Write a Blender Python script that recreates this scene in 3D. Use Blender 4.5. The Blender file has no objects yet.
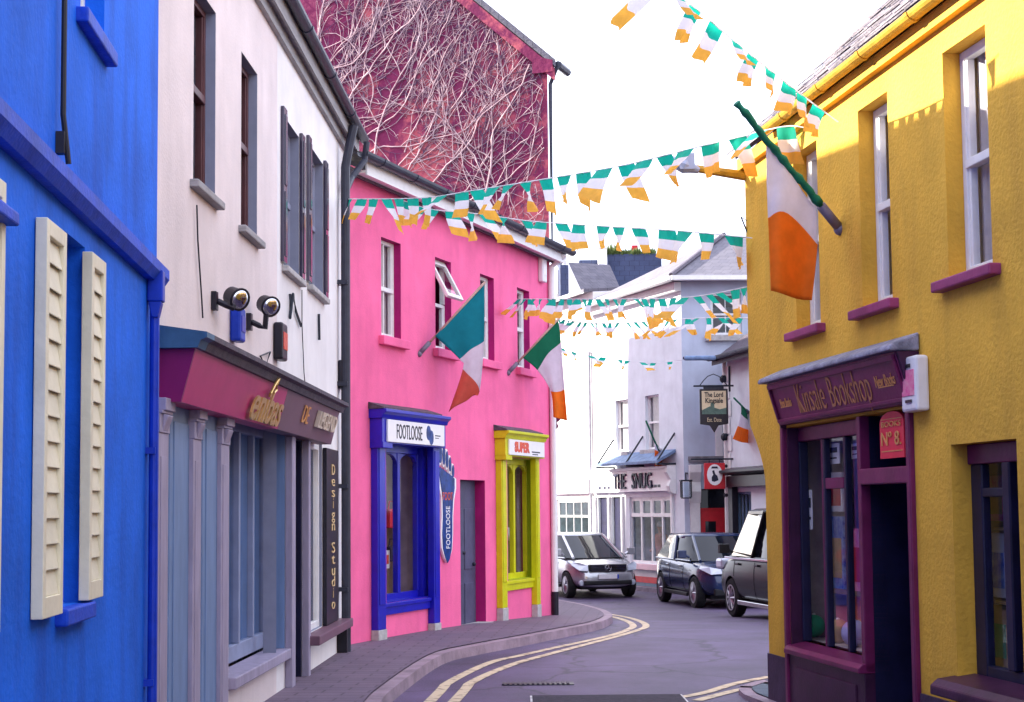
import bpy, bmesh, math, random
from mathutils import Vector, Matrix
R = math.radians
random.seed(7)
scn = bpy.context.scene
col = scn.collection

# ------------------------------------------------------------------ camera
FPX, PITCH, ROLL, HOR = 1550.0, R(4.2), R(-0.55), 508.0
SHIFT = (HOR - 351 - FPX * math.tan(PITCH)) / 1024.0
EYE = Vector((0, 0, 1.65))
CAMR = (Matrix.Rotation(R(90) + PITCH, 3, 'X') @ Matrix.Rotation(ROLL, 3, 'Z'))
cd = bpy.data.cameras.new('camera')
cd.sensor_width = 36; cd.lens = FPX / 1024 * 36; cd.shift_y = SHIFT
cd.clip_end = 2000; cd.clip_start = .05
cam = bpy.data.objects.new('camera', cd); col.objects.link(cam)
cam.matrix_world = Matrix.Translation(EYE) @ CAMR.to_4x4()
scn.camera = cam

def ray(px, py):
    return CAMR @ Vector(((px - 512) / FPX, (351 - py) / FPX + SHIFT * 1024 / FPX, -1))
def at(px, py, Y):                    # point on the ray at distance Y
    d = ray(px, py); return EYE + d * (Y / d.y)
def gz(y):                            # street level (pavement), falling away downhill
    t = min(1, max(0, (y - 20) / 16)); return -.45 * t * t * (3 - 2 * t)
KERB = .12
def gh(px, py, off=0.0):              # ray onto the street surface
    d = ray(px, py); z = 0
    for _ in range(30):
        t = (z + off - EYE.z) / d.z; z = gz(EYE.y + d.y * t)
    return EYE + d * t

class Facade:                         # local x along the wall, y INTO the wall, z up
    def __init__(s, P0, P1):
        s.P0 = Vector((P0[0], P0[1], 0)); d = Vector((P1[0] - P0[0], P1[1] - P0[1], 0))
        s.L = d.length; s.d = d.normalized(); s.n = Vector((-s.d.y, s.d.x, 0))
        s.m = Matrix(((s.d.x, s.n.x, 0, P0[0]), (s.d.y, s.n.y, 0, P0[1]), (0, 0, 1, 0), (0, 0, 0, 1)))
        s.rz = math.atan2(s.d.y, s.d.x)
    def uz(s, px, py, v=0.0):
        d = ray(px, py); t = ((s.P0 + s.n * v - EYE).dot(s.n)) / d.dot(s.n)
        p = EYE + d * t
        return (p - s.P0).dot(s.d), p.z
    def u(s, px, py, v=0.0): return s.uz(px, py, v)[0]
    def z(s, px, py, v=0.0): return s.uz(px, py, v)[1]
    def rect(s, a, b, v=0.0):         # two opposite corners in the picture
        u0, z0 = s.uz(*a, v); u1, z1 = s.uz(*b, v)
        return (min(u0, u1), max(u0, u1), min(z0, z1), max(z0, z1))

# ------------------------------------------------------------------ materials
MATS = {}
def mat(name, c, rough=.6, var=.12, scale=6.0, bump=0.0, bscale=None, metal=0.0, spec=.25, c2=None, stretch=None, coat=0.0, trans=0.0, contrast=(.35, .65)):
    m = bpy.data.materials.new(name); m.use_nodes = True
    nt = m.node_tree; N = nt.nodes; L = nt.links; b = N['Principled BSDF']
    b.inputs['Roughness'].default_value = rough; b.inputs['Metallic'].default_value = metal
    b.inputs['Specular IOR Level'].default_value = spec
    if coat: b.inputs['Coat Weight'].default_value = coat; b.inputs['Coat Roughness'].default_value = .05
    tc = N.new('ShaderNodeTexCoord'); mp = N.new('ShaderNodeMapping')
    L.new(tc.outputs['Object'], mp.inputs[0])
    if stretch: mp.inputs['Scale'].default_value = stretch
    n1 = N.new('ShaderNodeTexNoise'); n1.inputs['Scale'].default_value = scale; n1.inputs['Detail'].default_value = 7; n1.inputs['Roughness'].default_value = .62
    L.new(mp.outputs[0], n1.inputs[0])
    rp = N.new('ShaderNodeValToRGB'); L.new(n1.outputs[0], rp.inputs[0])
    rp.color_ramp.elements[0].position = contrast[0]; rp.color_ramp.elements[1].position = contrast[1]
    d = c2 if c2 else tuple(min(1, x * (1 - var)) for x in c)
    rp.color_ramp.elements[0].color = (*d, 1)
    rp.color_ramp.elements[1].color = (*(c if c2 else tuple(min(1, x * (1 + var * .6)) for x in c)), 1)
    L.new(rp.outputs[0], b.inputs['Base Color'])
    if bump:
        n2 = N.new('ShaderNodeTexNoise'); n2.inputs['Scale'].default_value = bscale or scale * 8; n2.inputs['Detail'].default_value = 5
        L.new(mp.outputs[0], n2.inputs[0])
        bp = N.new('ShaderNodeBump'); bp.inputs['Strength'].default_value = bump; bp.inputs['Distance'].default_value = .02
        L.new(n2.outputs[0], bp.inputs['Height']); L.new(bp.outputs[0], b.inputs['Normal'])
    if trans:
        t = N.new('ShaderNodeBsdfTranslucent'); L.new(rp.outputs[0], t.inputs[0])
        mx = N.new('ShaderNodeMixShader'); mx.inputs[0].default_value = trans
        L.new(b.outputs[0], mx.inputs[1]); L.new(t.outputs[0], mx.inputs[2])
        L.new(mx.outputs[0], N['Material Output'].inputs[0])
    MATS[name] = m
    return m

def plaster(name, c, stain, var=.1, bump=.35, bscale=40, rough=.75, amt=.5):
    """painted render: soft mottling, vertical streaks of dirt, scattered chips"""
    m = mat(name, c, rough, var, 1.3, bump, bscale, spec=.15)
    nt = m.node_tree; N = nt.nodes; L = nt.links; b = N['Principled BSDF']
    src = b.inputs['Base Color'].links[0].from_socket
    tc = N.new('ShaderNodeTexCoord')
    mp = N.new('ShaderNodeMapping'); mp.inputs['Scale'].default_value = (2.6, 2.6, .45); L.new(tc.outputs['Object'], mp.inputs[0])
    s = N.new('ShaderNodeTexNoise'); s.inputs['Scale'].default_value = 1.6; s.inputs['Detail'].default_value = 6; L.new(mp.outputs[0], s.inputs[0])
    r = N.new('ShaderNodeValToRGB'); r.color_ramp.elements[0].position = .50; r.color_ramp.elements[1].position = .92
    r.color_ramp.elements[0].color = (0, 0, 0, 1); r.color_ramp.elements[1].color = (amt, amt, amt, 1)
    L.new(s.outputs[0], r.inputs[0])
    mx = N.new('ShaderNodeMixRGB'); mx.inputs[2].default_value = (*stain, 1)
    L.new(r.outputs[0], mx.inputs[0]); L.new(src, mx.inputs[1])
    v = N.new('ShaderNodeTexNoise'); v.inputs['Scale'].default_value = 9; v.inputs['Detail'].default_value = 8; v.inputs['Roughness'].default_value = .75
    L.new(tc.outputs['Object'], v.inputs[0])
    r2 = N.new('ShaderNodeValToRGB'); r2.color_ramp.elements[0].position = .69; r2.color_ramp.elements[1].position = .73
    r2.color_ramp.elements[0].color = (0, 0, 0, 1); r2.color_ramp.elements[1].color = (.55, .55, .55, 1)
    L.new(v.outputs[0], r2.inputs[0])
    mx2 = N.new('ShaderNodeMixRGB'); mx2.inputs[2].default_value = (*stain, 1)
    L.new(r2.outputs[0], mx2.inputs[0]); L.new(mx.outputs[0], mx2.inputs[1]); L.new(mx2.outputs[0], b.inputs['Base Color'])
    return m

def glass(name, tint=(1, 1, 1), base=.02):
    m = bpy.data.materials.new(name); m.use_nodes = True
    nt = m.node_tree; N = nt.nodes; L = nt.links; N.remove(N['Principled BSDF'])
    t = N.new('ShaderNodeBsdfTransparent'); t.inputs[0].default_value = (*tint, 1)
    g = N.new('ShaderNodeBsdfGlossy'); g.inputs['Roughness'].default_value = .02
    f = N.new('ShaderNodeFresnel'); ge = N.new('ShaderNodeNewGeometry'); ma = N.new('ShaderNodeMath'); ma.operation = 'MULTIPLY_ADD'; ma.inputs[1].default_value = 1 / 1.5 - 1.5; ma.inputs[2].default_value = 1.5
    L.new(ge.outputs['Backfacing'], ma.inputs[0]); L.new(ma.outputs[0], f.inputs[0])
    nz = N.new('ShaderNodeTexNoise'); nz.inputs['Scale'].default_value = 1.7
    bp = N.new('ShaderNodeBump'); bp.inputs['Strength'].default_value = .05; L.new(nz.outputs[0], bp.inputs['Height']); L.new(bp.outputs[0], g.inputs['Normal'])
    x = N.new('ShaderNodeMixShader'); L.new(f.outputs[0], x.inputs[0]); L.new(t.outputs[0], x.inputs[1]); L.new(g.outputs[0], x.inputs[2])
    L.new(x.outputs[0], N['Material Output'].inputs[0]); MATS[name] = m
    return m

# ------------------------------------------------------------------ mesh building
WM = {}
class MB:
    def __init__(s, F=None):
        s.M = F.m if isinstance(F, Facade) else (F if F is not None else Matrix.Identity(4))
        s.V = []; s.F = []; s.MI = []
    def add(s, vs, fs, mi=0):
        o = len(s.V); s.V += [Vector(v) for v in vs]
        for f in fs: s.F.append([o + i for i in f]); s.MI.append(mi)
        return s
    def box(s, u0, u1, v0, v1, z0, z1, mi=0):
        if u0 > u1: u0, u1 = u1, u0
        if v0 > v1: v0, v1 = v1, v0
        if z0 > z1: z0, z1 = z1, z0
        P = [(u, v, z) for z in (z0, z1) for v in (v0, v1) for u in (u0, u1)]
        return s.add(P, [(0, 2, 3, 1), (4, 5, 7, 6), (0, 1, 5, 4), (2, 6, 7, 3), (0, 4, 6, 2), (1, 3, 7, 5)], mi)
    def quad(s, a, b, c, d, mi=0): return s.add([a, b, c, d], [(0, 1, 2, 3)], mi)
    def prism(s, pts, v0, v1, mi=0):            # outline in (u,z), extruded v0..v1
        n = len(pts); P = [(u, v0, z) for u, z in pts] + [(u, v1, z) for u, z in pts]
        fs = [tuple(range(n)), tuple(reversed(range(n, 2 * n)))] + [(i, n + i, n + (i + 1) % n, (i + 1) % n) for i in range(n)]
        return s.add(P, fs, mi)
    def extr(s, pts, u0, u1, mi=0):             # profile in (v,z), extruded along u
        n = len(pts); P = [(u0, v, z) for v, z in pts] + [(u1, v, z) for v, z in pts]
        fs = [tuple(range(n)), tuple(reversed(range(n, 2 * n)))] + [(i, n + i, n + (i + 1) % n, (i + 1) % n) for i in range(n)]
        return s.add(P, fs, mi)
    def tube(s, pts, r, n=8, mi=0, cap=True):
        pts = [Vector(p) for p in pts]; k = len(pts)
        rs = r if isinstance(r, (list, tuple)) else [r] * k
        vs = []; up = None
        for i, p in enumerate(pts):
            t = (pts[min(i + 1, k - 1)] - pts[max(i - 1, 0)]).normalized()
            if up is None: up = Vector((0, 0, 1)) if abs(t.z) < .9 else Vector((1, 0, 0))
            a = t.cross(up)
            if a.length < 1e-6: a = t.orthogonal()
            a.normalize(); b = t.cross(a).normalized(); up = -b if False else up
            for j in range(n):
                q = 2 * math.pi * j / n
                vs.append(p + (a * math.cos(q) + b * math.sin(q)) * rs[i])
        fs = [(i * n + j, i * n + (j + 1) % n, (i + 1) * n + (j + 1) % n, (i + 1) * n + j) for i in range(k - 1) for j in range(n)]
        if cap: fs += [tuple(reversed(range(n))), tuple(range((k - 1) * n, k * n))]
        return s.add(vs, fs, mi)
    def lathe(s, prof, n=20, axis='Z', c=(0, 0, 0), mi=0):   # prof: (radius, height)
        vs = []; k = len(prof)
        for r, h in prof:
            for j in range(n):
                q = 2 * math.pi * j / n; a, b = r * math.cos(q), r * math.sin(q)
                p = {'Z': (a, b, h), 'Y': (a, h, b), 'X': (h, a, b)}[axis]
                vs.append((p[0] + c[0], p[1] + c[1], p[2] + c[2]))
        fs = [(i * n + j, i * n + (j + 1) % n, (i + 1) * n + (j + 1) % n, (i + 1) * n + j) for i in range(k - 1) for j in range(n)]
        if prof[0][0] > 1e-4: fs.append(tuple(reversed(range(n))))
        if prof[-1][0] > 1e-4: fs.append(tuple(range((k - 1) * n, k * n)))
        return s.add(vs, fs, mi)
    def ball(s, c, r, n=14, sz=1.0):
        k = 9; return s.lathe([(max(1e-5, r * math.sin(math.pi * i / k)), -r * sz * math.cos(math.pi * i / k)) for i in range(k + 1)], n, 'Z', c)
    def build(s, name, m, parent=None, smooth=False, bevel=0.0, sub=0, loc=None, fix=True):
        me = bpy.data.meshes.new(name)
        W = [s.M @ v for v in s.V]
        if parent is not None: inv = WM[parent.name].inverted(); wm = WM[parent.name]
        else:
            if loc is None:
                xs = [w.x for w in W]; ys = [w.y for w in W]; loc = ((min(xs) + max(xs)) / 2, (min(ys) + max(ys)) / 2, min(w.z for w in W))
            wm = Matrix.Translation(loc); inv = wm.inverted()
        me.from_pydata([inv @ w for w in W], [], s.F)
        for x in (m if isinstance(m, (list, tuple)) else [m]): me.materials.append(MATS[x] if isinstance(x, str) else x)
        for p, i in zip(me.polygons, s.MI): p.material_index = i; p.use_smooth = smooth
        if fix:
            bm = bmesh.new(); bm.from_mesh(me); bmesh.ops.recalc_face_normals(bm, faces=bm.faces[:]); bm.to_mesh(me); bm.free()
        me.update()
        o = bpy.data.objects.new(name, me); col.objects.link(o)
        if parent is not None: o.parent = parent
        else: o.matrix_world = wm
        WM[o.name] = wm
        if bevel:
            b = o.modifiers.new('bevel', 'BEVEL'); b.width = bevel; b.segments = 2; b.limit_method = 'ANGLE'; b.angle_limit = R(40)
        if sub:
            b = o.modifiers.new('sub', 'SUBSURF'); b.levels = b.render_levels = sub
        return o

def tag(o, label, cat, group=None, kind=None):
    if label: o['label'] = label
    if cat: o['category'] = cat
    if group: o['group'] = group
    if kind: o['kind'] = kind
    return o
def thing(name, label, cat, M, group=None):
    if isinstance(M, (tuple, list, Vector)): M = Matrix.Translation(M)
    o = bpy.data.objects.new(name, None); o.empty_display_size = .2; col.objects.link(o)
    o.matrix_world = M; WM[o.name] = M.copy()
    return tag(o, label, cat, group)
def FM(F, u, v, z): return F.m @ Matrix.Translation((u, v, z))
def copy_tree(o, parent=None):
    c = o.copy(); col.objects.link(c)
    if parent is not None: c.parent = parent
    for ch in list(o.children): copy_tree(ch, c)
    return c
def struct(o): o['kind'] = 'structure'; return o

def text(s, M, size, m, parent, name='lettering', extrude=.004, shear=0.0, width=None, spacing=1.0, align='CENTER', off=0.0, line=1.0):
    """lettering laid in the local x-z plane of M, facing -y"""
    cu = bpy.data.curves.new('txt', 'FONT'); cu.body = s; cu.size = size; cu.extrude = extrude; cu.shear = shear
    cu.space_character = spacing; cu.align_x = align; cu.align_y = 'CENTER'; cu.offset = off; cu.resolution_u = 3; cu.space_line = line
    t = bpy.data.objects.new('txt', cu); col.objects.link(t)
    dg = bpy.context.evaluated_depsgraph_get(); me = t.evaluated_get(dg).to_mesh()
    w = max(v.co.x for v in me.vertices) - min(v.co.x for v in me.vertices)
    k = width / w if width else 1.0
    b = MB(M); b.add([(v.co.x * k, -v.co.z, v.co.y) for v in me.vertices], [tuple(p.vertices) for p in me.polygons])
    t.evaluated_get(dg).to_mesh_clear(); bpy.data.objects.remove(t); bpy.data.curves.remove(cu)
    return b.build(name, m, parent, fix=False)

def wall_holes(b, u0, u1, z0, z1, holes, depth, v=0.0, mi=0, rmi=None, zbf=None):
    us = sorted({u0, u1, *[h[0] for h in holes], *[h[1] for h in holes]}); zs = sorted({z0, z1, *[h[2] for h in holes], *[h[3] for h in holes]})
    us = [x for x in us if u0 - 1e-6 <= x <= u1 + 1e-6]; zs = [x for x in zs if z0 - 1e-6 <= x <= z1 + 1e-6]
    for a, c in zip(us, us[1:]):
        for e, f in zip(zs, zs[1:]):
            mu, mz = (a + c) / 2, (e + f) / 2
            if any(h[0] < mu < h[1] and h[2] < mz < h[3] for h in holes): continue
            b.quad((a, v, e), (c, v, e), (c, v, f), (a, v, f), mi)
    for h in holes:
        d = h[4] if len(h) > 4 else depth; a, c, e, f = h[:4]; r = mi if rmi is None else rmi
        b.quad((a, v, e), (a, v + d, e), (a, v + d, f), (a, v, f), r)
        b.quad((c, v, e), (c, v + d, e), (c, v + d, f), (c, v, f), r)
        b.quad((a, v, f), (a, v + d, f), (c, v + d, f), (c, v, f), r)
        b.quad((a, v, e), (a, v + d, e), (c, v + d, e), (c, v, e), r)

def sash(F, h, v, parent, m='white_paint', fw=.05, mid=.5, gl='glass', curtain=None, name='window', bars=0, sash_w=.045):
    """a sash window filling opening h at depth v: frame part with panes (and curtain) under it"""
    a, c, e, f = h[:4]; b = MB(F); t = .06
    b.box(a, a + fw, v, v + t, e, f); b.box(c - fw, c, v, v + t, e, f)
    b.box(a + fw, c - fw, v, v + t, f - fw, f); b.box(a + fw, c - fw, v, v + t, e, e + fw * 1.3)
    zm = e + (f - e) * mid
    if mid > 0: b.box(a + fw, c - fw, v - .012, v + t, zm - .03, zm + .03)
    i = a + fw; j = c - fw; s = sash_w * .6
    b.box(i, i + s, v + .01, v + t + .002, e + fw, f - fw); b.box(j - s, j, v + .01, v + t + .002, e + fw, f - fw)
    for k in range(bars):
        x = i + (j - i) * (k + 1) / (bars + 1); b.box(x - .012, x + .012, v + .008, v + t - .01, e + fw, f - fw)
    o = b.build(name, m, parent, bevel=.006)
    MB(F).quad((a + fw, v + .035, e + fw), (c - fw, v + .035, e + fw), (c - fw, v + .035, f - fw), (a + fw, v + .035, f - fw)).build('pane', gl, o)
    if curtain:
        b = MB(F); n = 26; P = []
        w = c - a
        for k in range(n + 1):
            x = a + w * k / n; y = v + .10 + .025 * math.sin(k * 1.9) + .012 * math.sin(k * .7)
            P += [(x, y, e), (x, y, f)]
        b.add(P, [(2 * k, 2 * k + 2, 2 * k + 3, 2 * k + 1) for k in range(n)]).build('curtain', curtain, o, smooth=True)
    return o

def gutter(F, u0, u1, v, z, r, parent, m='gutter_dark', step=1.6):
    b = MB(F); n = 9
    P = [(v - r * math.cos(math.pi * k / (n - 1)) * 1.0, z - r * math.sin(math.pi * k / (n - 1))) for k in range(n)]
    Q = [(v - (r - .008) * math.cos(math.pi * k / (n - 1)), z - (r - .008) * math.sin(math.pi * k / (n - 1))) for k in reversed(range(n))]
    b.extr(P + Q, u0, u1)
    o = b.build('gutter', m, parent, smooth=False)
    x = u0 + .5
    P2 = [(v - (r + .008) * math.cos(math.pi * k / (n - 1)), z - (r + .008) * math.sin(math.pi * k / (n - 1))) for k in range(n)]
    P3 = [(v - (r + .0005) * math.cos(math.pi * k / (n - 1)), z - (r + .0005) * math.sin(math.pi * k / (n - 1))) for k in reversed(range(n))]
    while x < u1 - .1:
        b = MB(F); b.extr(P2 + P3, x, x + .05); b.build('bracket', m, o); x += step
    return o

def slates(b, F, u0, u1, v0, z0, slope_len, pitch, cw=.3, rh=.2, jit=.012, thick=.012):
    """rows of overlapping slates on a roof plane that starts at eave (v0,z0) and climbs inward"""
    cs, sn = math.cos(pitch), math.sin(pitch); rows = int(slope_len / rh)
    for r in range(rows):
        x = u0 - (cw / 2 if r % 2 else 0)
        while x < u1:
            w = cw * random.uniform(.9, 1.05); a, c = max(u0, x), min(u1, x + w - .006); x += w
            if c - a < .03: continue
            s0 = r * rh - random.uniform(0, jit * 2); s1 = s0 + rh * 1.35
            l0 = .022 + random.uniform(0, jit); l1 = .004
            pts = []
            for (ss, ll) in ((s0, l0), (s1, l1)):
                for q in (0, thick * -1):
                    pts.append((v0 + ss * cs - (ll + q) * sn, z0 + ss * sn + (ll + q) * cs))
            (va, za), (vb, zb), (vc, zc), (vd, zd) = pts
            P = [(a, va, za), (c, va, za), (c, vc, zc), (a, vc, zc), (a, vb, zb), (c, vb, zb), (c, vd, zd), (a, vd, zd)]
            b.add(P, [(0, 1, 2, 3), (0, 4, 5, 1), (1, 5, 6, 2), (3, 7, 4, 0)])
# ------------------------------------------------------------------ palette
plaster('blue_wall', (.012, .145, .78), (.012, .045, .34), bump=.28, var=.22, amt=.7, bscale=26)
mat('blue_trim', (.010, .07, .60), .55, .25, 5, .2)
plaster('cream_wall', (.76, .67, .66), (.42, .36, .36), bump=.15, amt=.35)
plaster('white_wall', (.82, .80, .80), (.5, .48, .5), bump=.12, amt=.25)
plaster('pink_wall', (.88, .155, .345), (.66, .09, .26), bump=.22, amt=.55, var=.12)
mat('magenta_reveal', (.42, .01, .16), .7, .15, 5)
plaster('yellow_wall', (.76, .43, .055), (.40, .21, .04), bump=.45, bscale=30, amt=.6, var=.16)
mat('gold_dim', (.50, .22, .10), .5, .2, 20); mat('interior_lit', (.42, .36, .36), .8, .4, 2)
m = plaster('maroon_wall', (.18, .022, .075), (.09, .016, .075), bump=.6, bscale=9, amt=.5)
nt = m.node_tree; b_ = nt.nodes['Principled BSDF']; src = b_.inputs['Base Color'].links[0].from_socket      # sunlit parts of the gable painted in as salmon noise patches
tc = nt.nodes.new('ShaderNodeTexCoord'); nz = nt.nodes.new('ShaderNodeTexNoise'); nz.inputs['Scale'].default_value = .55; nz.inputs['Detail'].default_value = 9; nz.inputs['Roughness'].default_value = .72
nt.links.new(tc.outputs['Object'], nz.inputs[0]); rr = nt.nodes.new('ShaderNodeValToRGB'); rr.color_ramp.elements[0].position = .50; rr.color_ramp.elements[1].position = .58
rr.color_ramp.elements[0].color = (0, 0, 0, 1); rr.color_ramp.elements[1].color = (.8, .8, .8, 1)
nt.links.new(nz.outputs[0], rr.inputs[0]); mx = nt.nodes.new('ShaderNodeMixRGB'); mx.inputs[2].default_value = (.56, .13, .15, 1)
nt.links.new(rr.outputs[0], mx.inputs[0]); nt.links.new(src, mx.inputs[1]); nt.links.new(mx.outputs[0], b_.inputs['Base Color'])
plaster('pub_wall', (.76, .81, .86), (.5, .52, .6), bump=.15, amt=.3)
plaster('pub_wall_shaded', (.50, .56, .68), (.34, .38, .5), bump=.2, amt=.6)  # darker copy of the white pub wall, the side face's blue shade in its colour
mat('white_paint', (.80, .80, .80), .4, .06, 8)
mat('shutter_cream', (.80, .75, .56), .5, .10, 4, .1)
mat('grey_blue_paint', (.17, .26, .45), .5, .12, 3, .06, stretch=(3, 3, .6))
mat('blind_blue', (.17, .27, .48), .7, .1, 4); mat('pale_gold', (.72, .52, .26), .5, .1, 10)
mat('mullion_blue', (.27, .31, .46), .5, .12, 4)
mat('lilac_paint', (.36, .32, .44), .5, .16, 4, .08, stretch=(3, 3, .6))
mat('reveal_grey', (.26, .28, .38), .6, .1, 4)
mat('brown_frame', (.10, .035, .04), .45, .2, 6)
mat('brown_gloss', (.05, .04, .075), .12, .2, 4, spec=.6)
mat('fascia_magenta', (.52, .035, .18), .38, .12, 2)
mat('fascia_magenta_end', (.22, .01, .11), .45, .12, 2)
mat('fascia_plum', (.17, .09, .13), .42, .12, 2)
mat('teal_paint', (.05, .13, .24), .5, .2, 6)
mat('lead_dark', (.09, .075, .10), .6, .35, 12, .4)
mat('gutter_dark', (.035, .038, .06), .35, .25, 6)
mat('gutter_grey', (.30, .30, .36), .45, .2, 6)
mat('soffit_grey', (.32, .31, .32), .7, .2, 4, .1, stretch=(1, 1, 8))
mat('black_paint', (.018, .016, .026), .35, .3, 6)
mat('navy_paint', (.012, .012, .045), .4, .3, 5)
mat('gold', (.75, .50, .18), .3, .15, 20, metal=.7)
mat('gold_paint', (.72, .34, .12), .5, .12, 20)
mat('cream_letter', (.72, .62, .50), .5, .1, 20)
mat('royal_blue', (.008, .008, .42), .3, .15, 5, spec=.5)
mat('lime_paint', (.60, .60, .012), .38, .1, 5)
mat('lime_reveal', (.34, .42, .01), .45, .1, 5)
mat('sign_white', (.85, .84, .85), .3, .04, 6)
mat('red_paint', (.55, .015, .03), .4, .15, 5)
mat('red_letter', (.62, .03, .05), .4, .3, 30, c2=(.75, .18, .05))
mat('door_slate', (.085, .085, .15), .45, .2, 4, .1)
mat('concrete', (.45, .44, .44), .8, .2, 10, .3)
mat('foot_blue', (.012, .05, .24), .3, .5, 8)
mat('burgundy', (.15, .014, .075), .38, .25, 3, .08)
mat('burgundy_dark', (.05, .012, .045), .4, .3, 4, .08)
mat('sill_pink', (.30, .05, .15), .55, .2, 6, .1)
mat('plinth_plum', (.06, .035, .075), .6, .3, 5, .2)
mat('bell_white', (.78, .78, .80), .35, .06, 8)
mat('cable', (.02, .02, .03), .5, .2, 8)
mat('iron', (.02, .025, .04), .45, .3, 10)
mat('interior_pale', (.50, .38, .35), .8, .3, 2.5)
mat('interior', (.22, .085, .085), .8, .4, 2)
mat('interior_dark', (.02, .018, .022), .8, .4, 2)
mat('interior_warm', (.34, .20, .12), .7, .3, 3)
mat('net_curtain', (.62, .60, .64), .8, .1, 10, trans=.35)
glass('glass'); glass('glass_tint', (.75, .82, .9))
mat('glass_dark', (.008, .011, .018), .04, .3, 3, spec=.22)
mat('slate_a', (.20, .19, .215), .7, .5, 5, .5, 25, contrast=(.3, .7))
mat('pipe_blue', (.01, .045, .46), .4, .2, 6)
mat('chrome', (.6, .6, .62), .12, .1, 8, metal=1.0)

def slate_tex(name, c, c2, mortar, sx=3.2, sz=7.0):
    m = mat(name, c, .7, .3, 3, .3, 20); nt = m.node_tree; N = nt.nodes; L = nt.links; b = N['Principled BSDF']
    src = b.inputs['Base Color'].links[0].from_socket
    tc = N.new('ShaderNodeTexCoord'); sp = N.new('ShaderNodeSeparateXYZ'); L.new(tc.outputs['Object'], sp.inputs[0])
    a = N.new('ShaderNodeMath'); a.operation = 'ADD'; L.new(sp.outputs[0], a.inputs[0]); L.new(sp.outputs[1], a.inputs[1])
    cx = N.new('ShaderNodeCombineXYZ'); L.new(a.outputs[0], cx.inputs[0]); L.new(sp.outputs[2], cx.inputs[1])
    mp = N.new('ShaderNodeMapping'); mp.inputs['Scale'].default_value = (sx, sz, 1); L.new(cx.outputs[0], mp.inputs[0])
    bk = N.new('ShaderNodeTexBrick'); bk.inputs['Scale'].default_value = 1; bk.inputs['Mortar Size'].default_value = .035
    bk.inputs['Color1'].default_value = (*c, 1); bk.inputs['Color2'].default_value = (*c2, 1); bk.inputs['Mortar'].default_value = (*mortar, 1)
    bk.inputs['Brick Width'].default_value = 1; bk.inputs['Row Height'].default_value = 1; L.new(mp.outputs[0], bk.inputs[0])
    mx = N.new('ShaderNodeMixRGB'); mx.inputs[0].default_value = .6; L.new(src, mx.inputs[1]); L.new(bk.outputs[0], mx.inputs[2]); L.new(mx.outputs[0], b.inputs['Base Color'])
    return m
slate_tex('slate_roof', (.15, .14, .17), (.10, .095, .125), (.05, .05, .065))
slate_tex('slate_hung', (.05, .065, .13), (.035, .045, .10), (.02, .02, .04), 2.5, 5)
slate_tex('paver', (.17, .125, .165), (.13, .10, .14), (.075, .06, .085), 1, 1)

# ------------------------------------------------------------------ facades
def xy(p): return Vector((p[0], p[1]))
def vp_dir(px):
    d = ray(px, HOR); return Vector((d.x, d.y)).normalized()
def on_col(P, d, px, py=HOR):         # where the line P + t d crosses picture column px
    r = ray(px, py); a = Vector((r.x, r.y)); den = d.x * a.y - d.y * a.x
    t = -(P.x * a.y - P.y * a.x) / den
    return P + d * t
C2 = xy(gh(349, 645)); C3 = on_col(C2, vp_dir(1097), 552)
dcream = vp_dir(554); C1 = on_col(C2, dcream, 155)
dblue = vp_dir(400); C0 = C1 - dblue * 14
BLUE = Facade(C0, C1); CREAM = Facade(C1, C2); PINK = Facade(C2, C3)
Y0 = xy(gh(770, 690)); dyel = vp_dir(277); Y1 = Y0 - dyel * 15
YEL = Facade(Y0, Y1)
PC = xy(at(683, 420, 41.0)); dpub = vp_dir(-95); PB = on_col(PC, dpub, 596)
PUB = Facade(PB, PC); PUBR = Facade(PC, PC + Vector((6.5, .25)))
PT = on_col(PC, dpub, 545); TERR = Facade(PT + dpub * 3, PB)
print('FACADES', C0, C1, C2, C3, Y0, Y1, PC, PB, 'pink len', PINK.L, 'cream', CREAM.L)

def shell(name, F, ze, depth, holes, hd, wm, parent, rmi=None, u0=0.0, u1=None, zb=None, mats=None, gable=0.0, v=0.0, ends=(True, True)):
    u1 = F.L if u1 is None else u1; zb = -1.0 if zb is None else zb
    b = MB(F); wall_holes(b, u0, u1, zb, ze, holes, hd, v, 0, rmi)
    vm = depth / 2 + v
    for k, u in enumerate((u0, u1)):
        if not ends[k]: continue
        b.quad((u, v, zb), (u, depth, zb), (u, depth, ze), (u, v, ze))
        if gable: b.add([(u, v, ze), (u, depth, ze), (u, vm, ze + gable)], [(0, 1, 2)])
    b.quad((u0, depth, zb), (u1, depth, zb), (u1, depth, ze), (u0, depth, ze))
    return b.build(name, mats or wm, parent)

def roof(F, u0, u1, ze, depth, rise, over, m, parent, t=.10, name='roof', sl=None):
    vm = depth / 2; k = rise / vm
    b = MB(F)
    b.extr([(-over, ze - over * k), (vm, ze + rise), (depth + over, ze - over * k), (depth + over, ze - over * k + t), (vm, ze + rise + t), (-over, ze - over * k + t)], u0, u1)
    return b.build(name, m, parent)

def room(F, a, c, e, f, v0, v1, m, parent, fl=None):
    """the inside of a shop window: floor, back, ends, ceiling"""
    b = MB(F)
    b.quad((a, v1, e), (c, v1, e), (c, v1, f), (a, v1, f)); b.quad((a, v0, e), (c, v0, e), (c, v1, e), (a, v1, e)); b.quad((a, v0, f), (c, v0, f), (c, v1, f), (a, v1, f))
    b.quad((a, v0, e), (a, v1, e), (a, v1, f), (a, v0, f)); b.quad((c, v0, e), (c, v1, e), (c, v1, f), (c, v0, f))
    return b.build('interior', m, parent)

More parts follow.
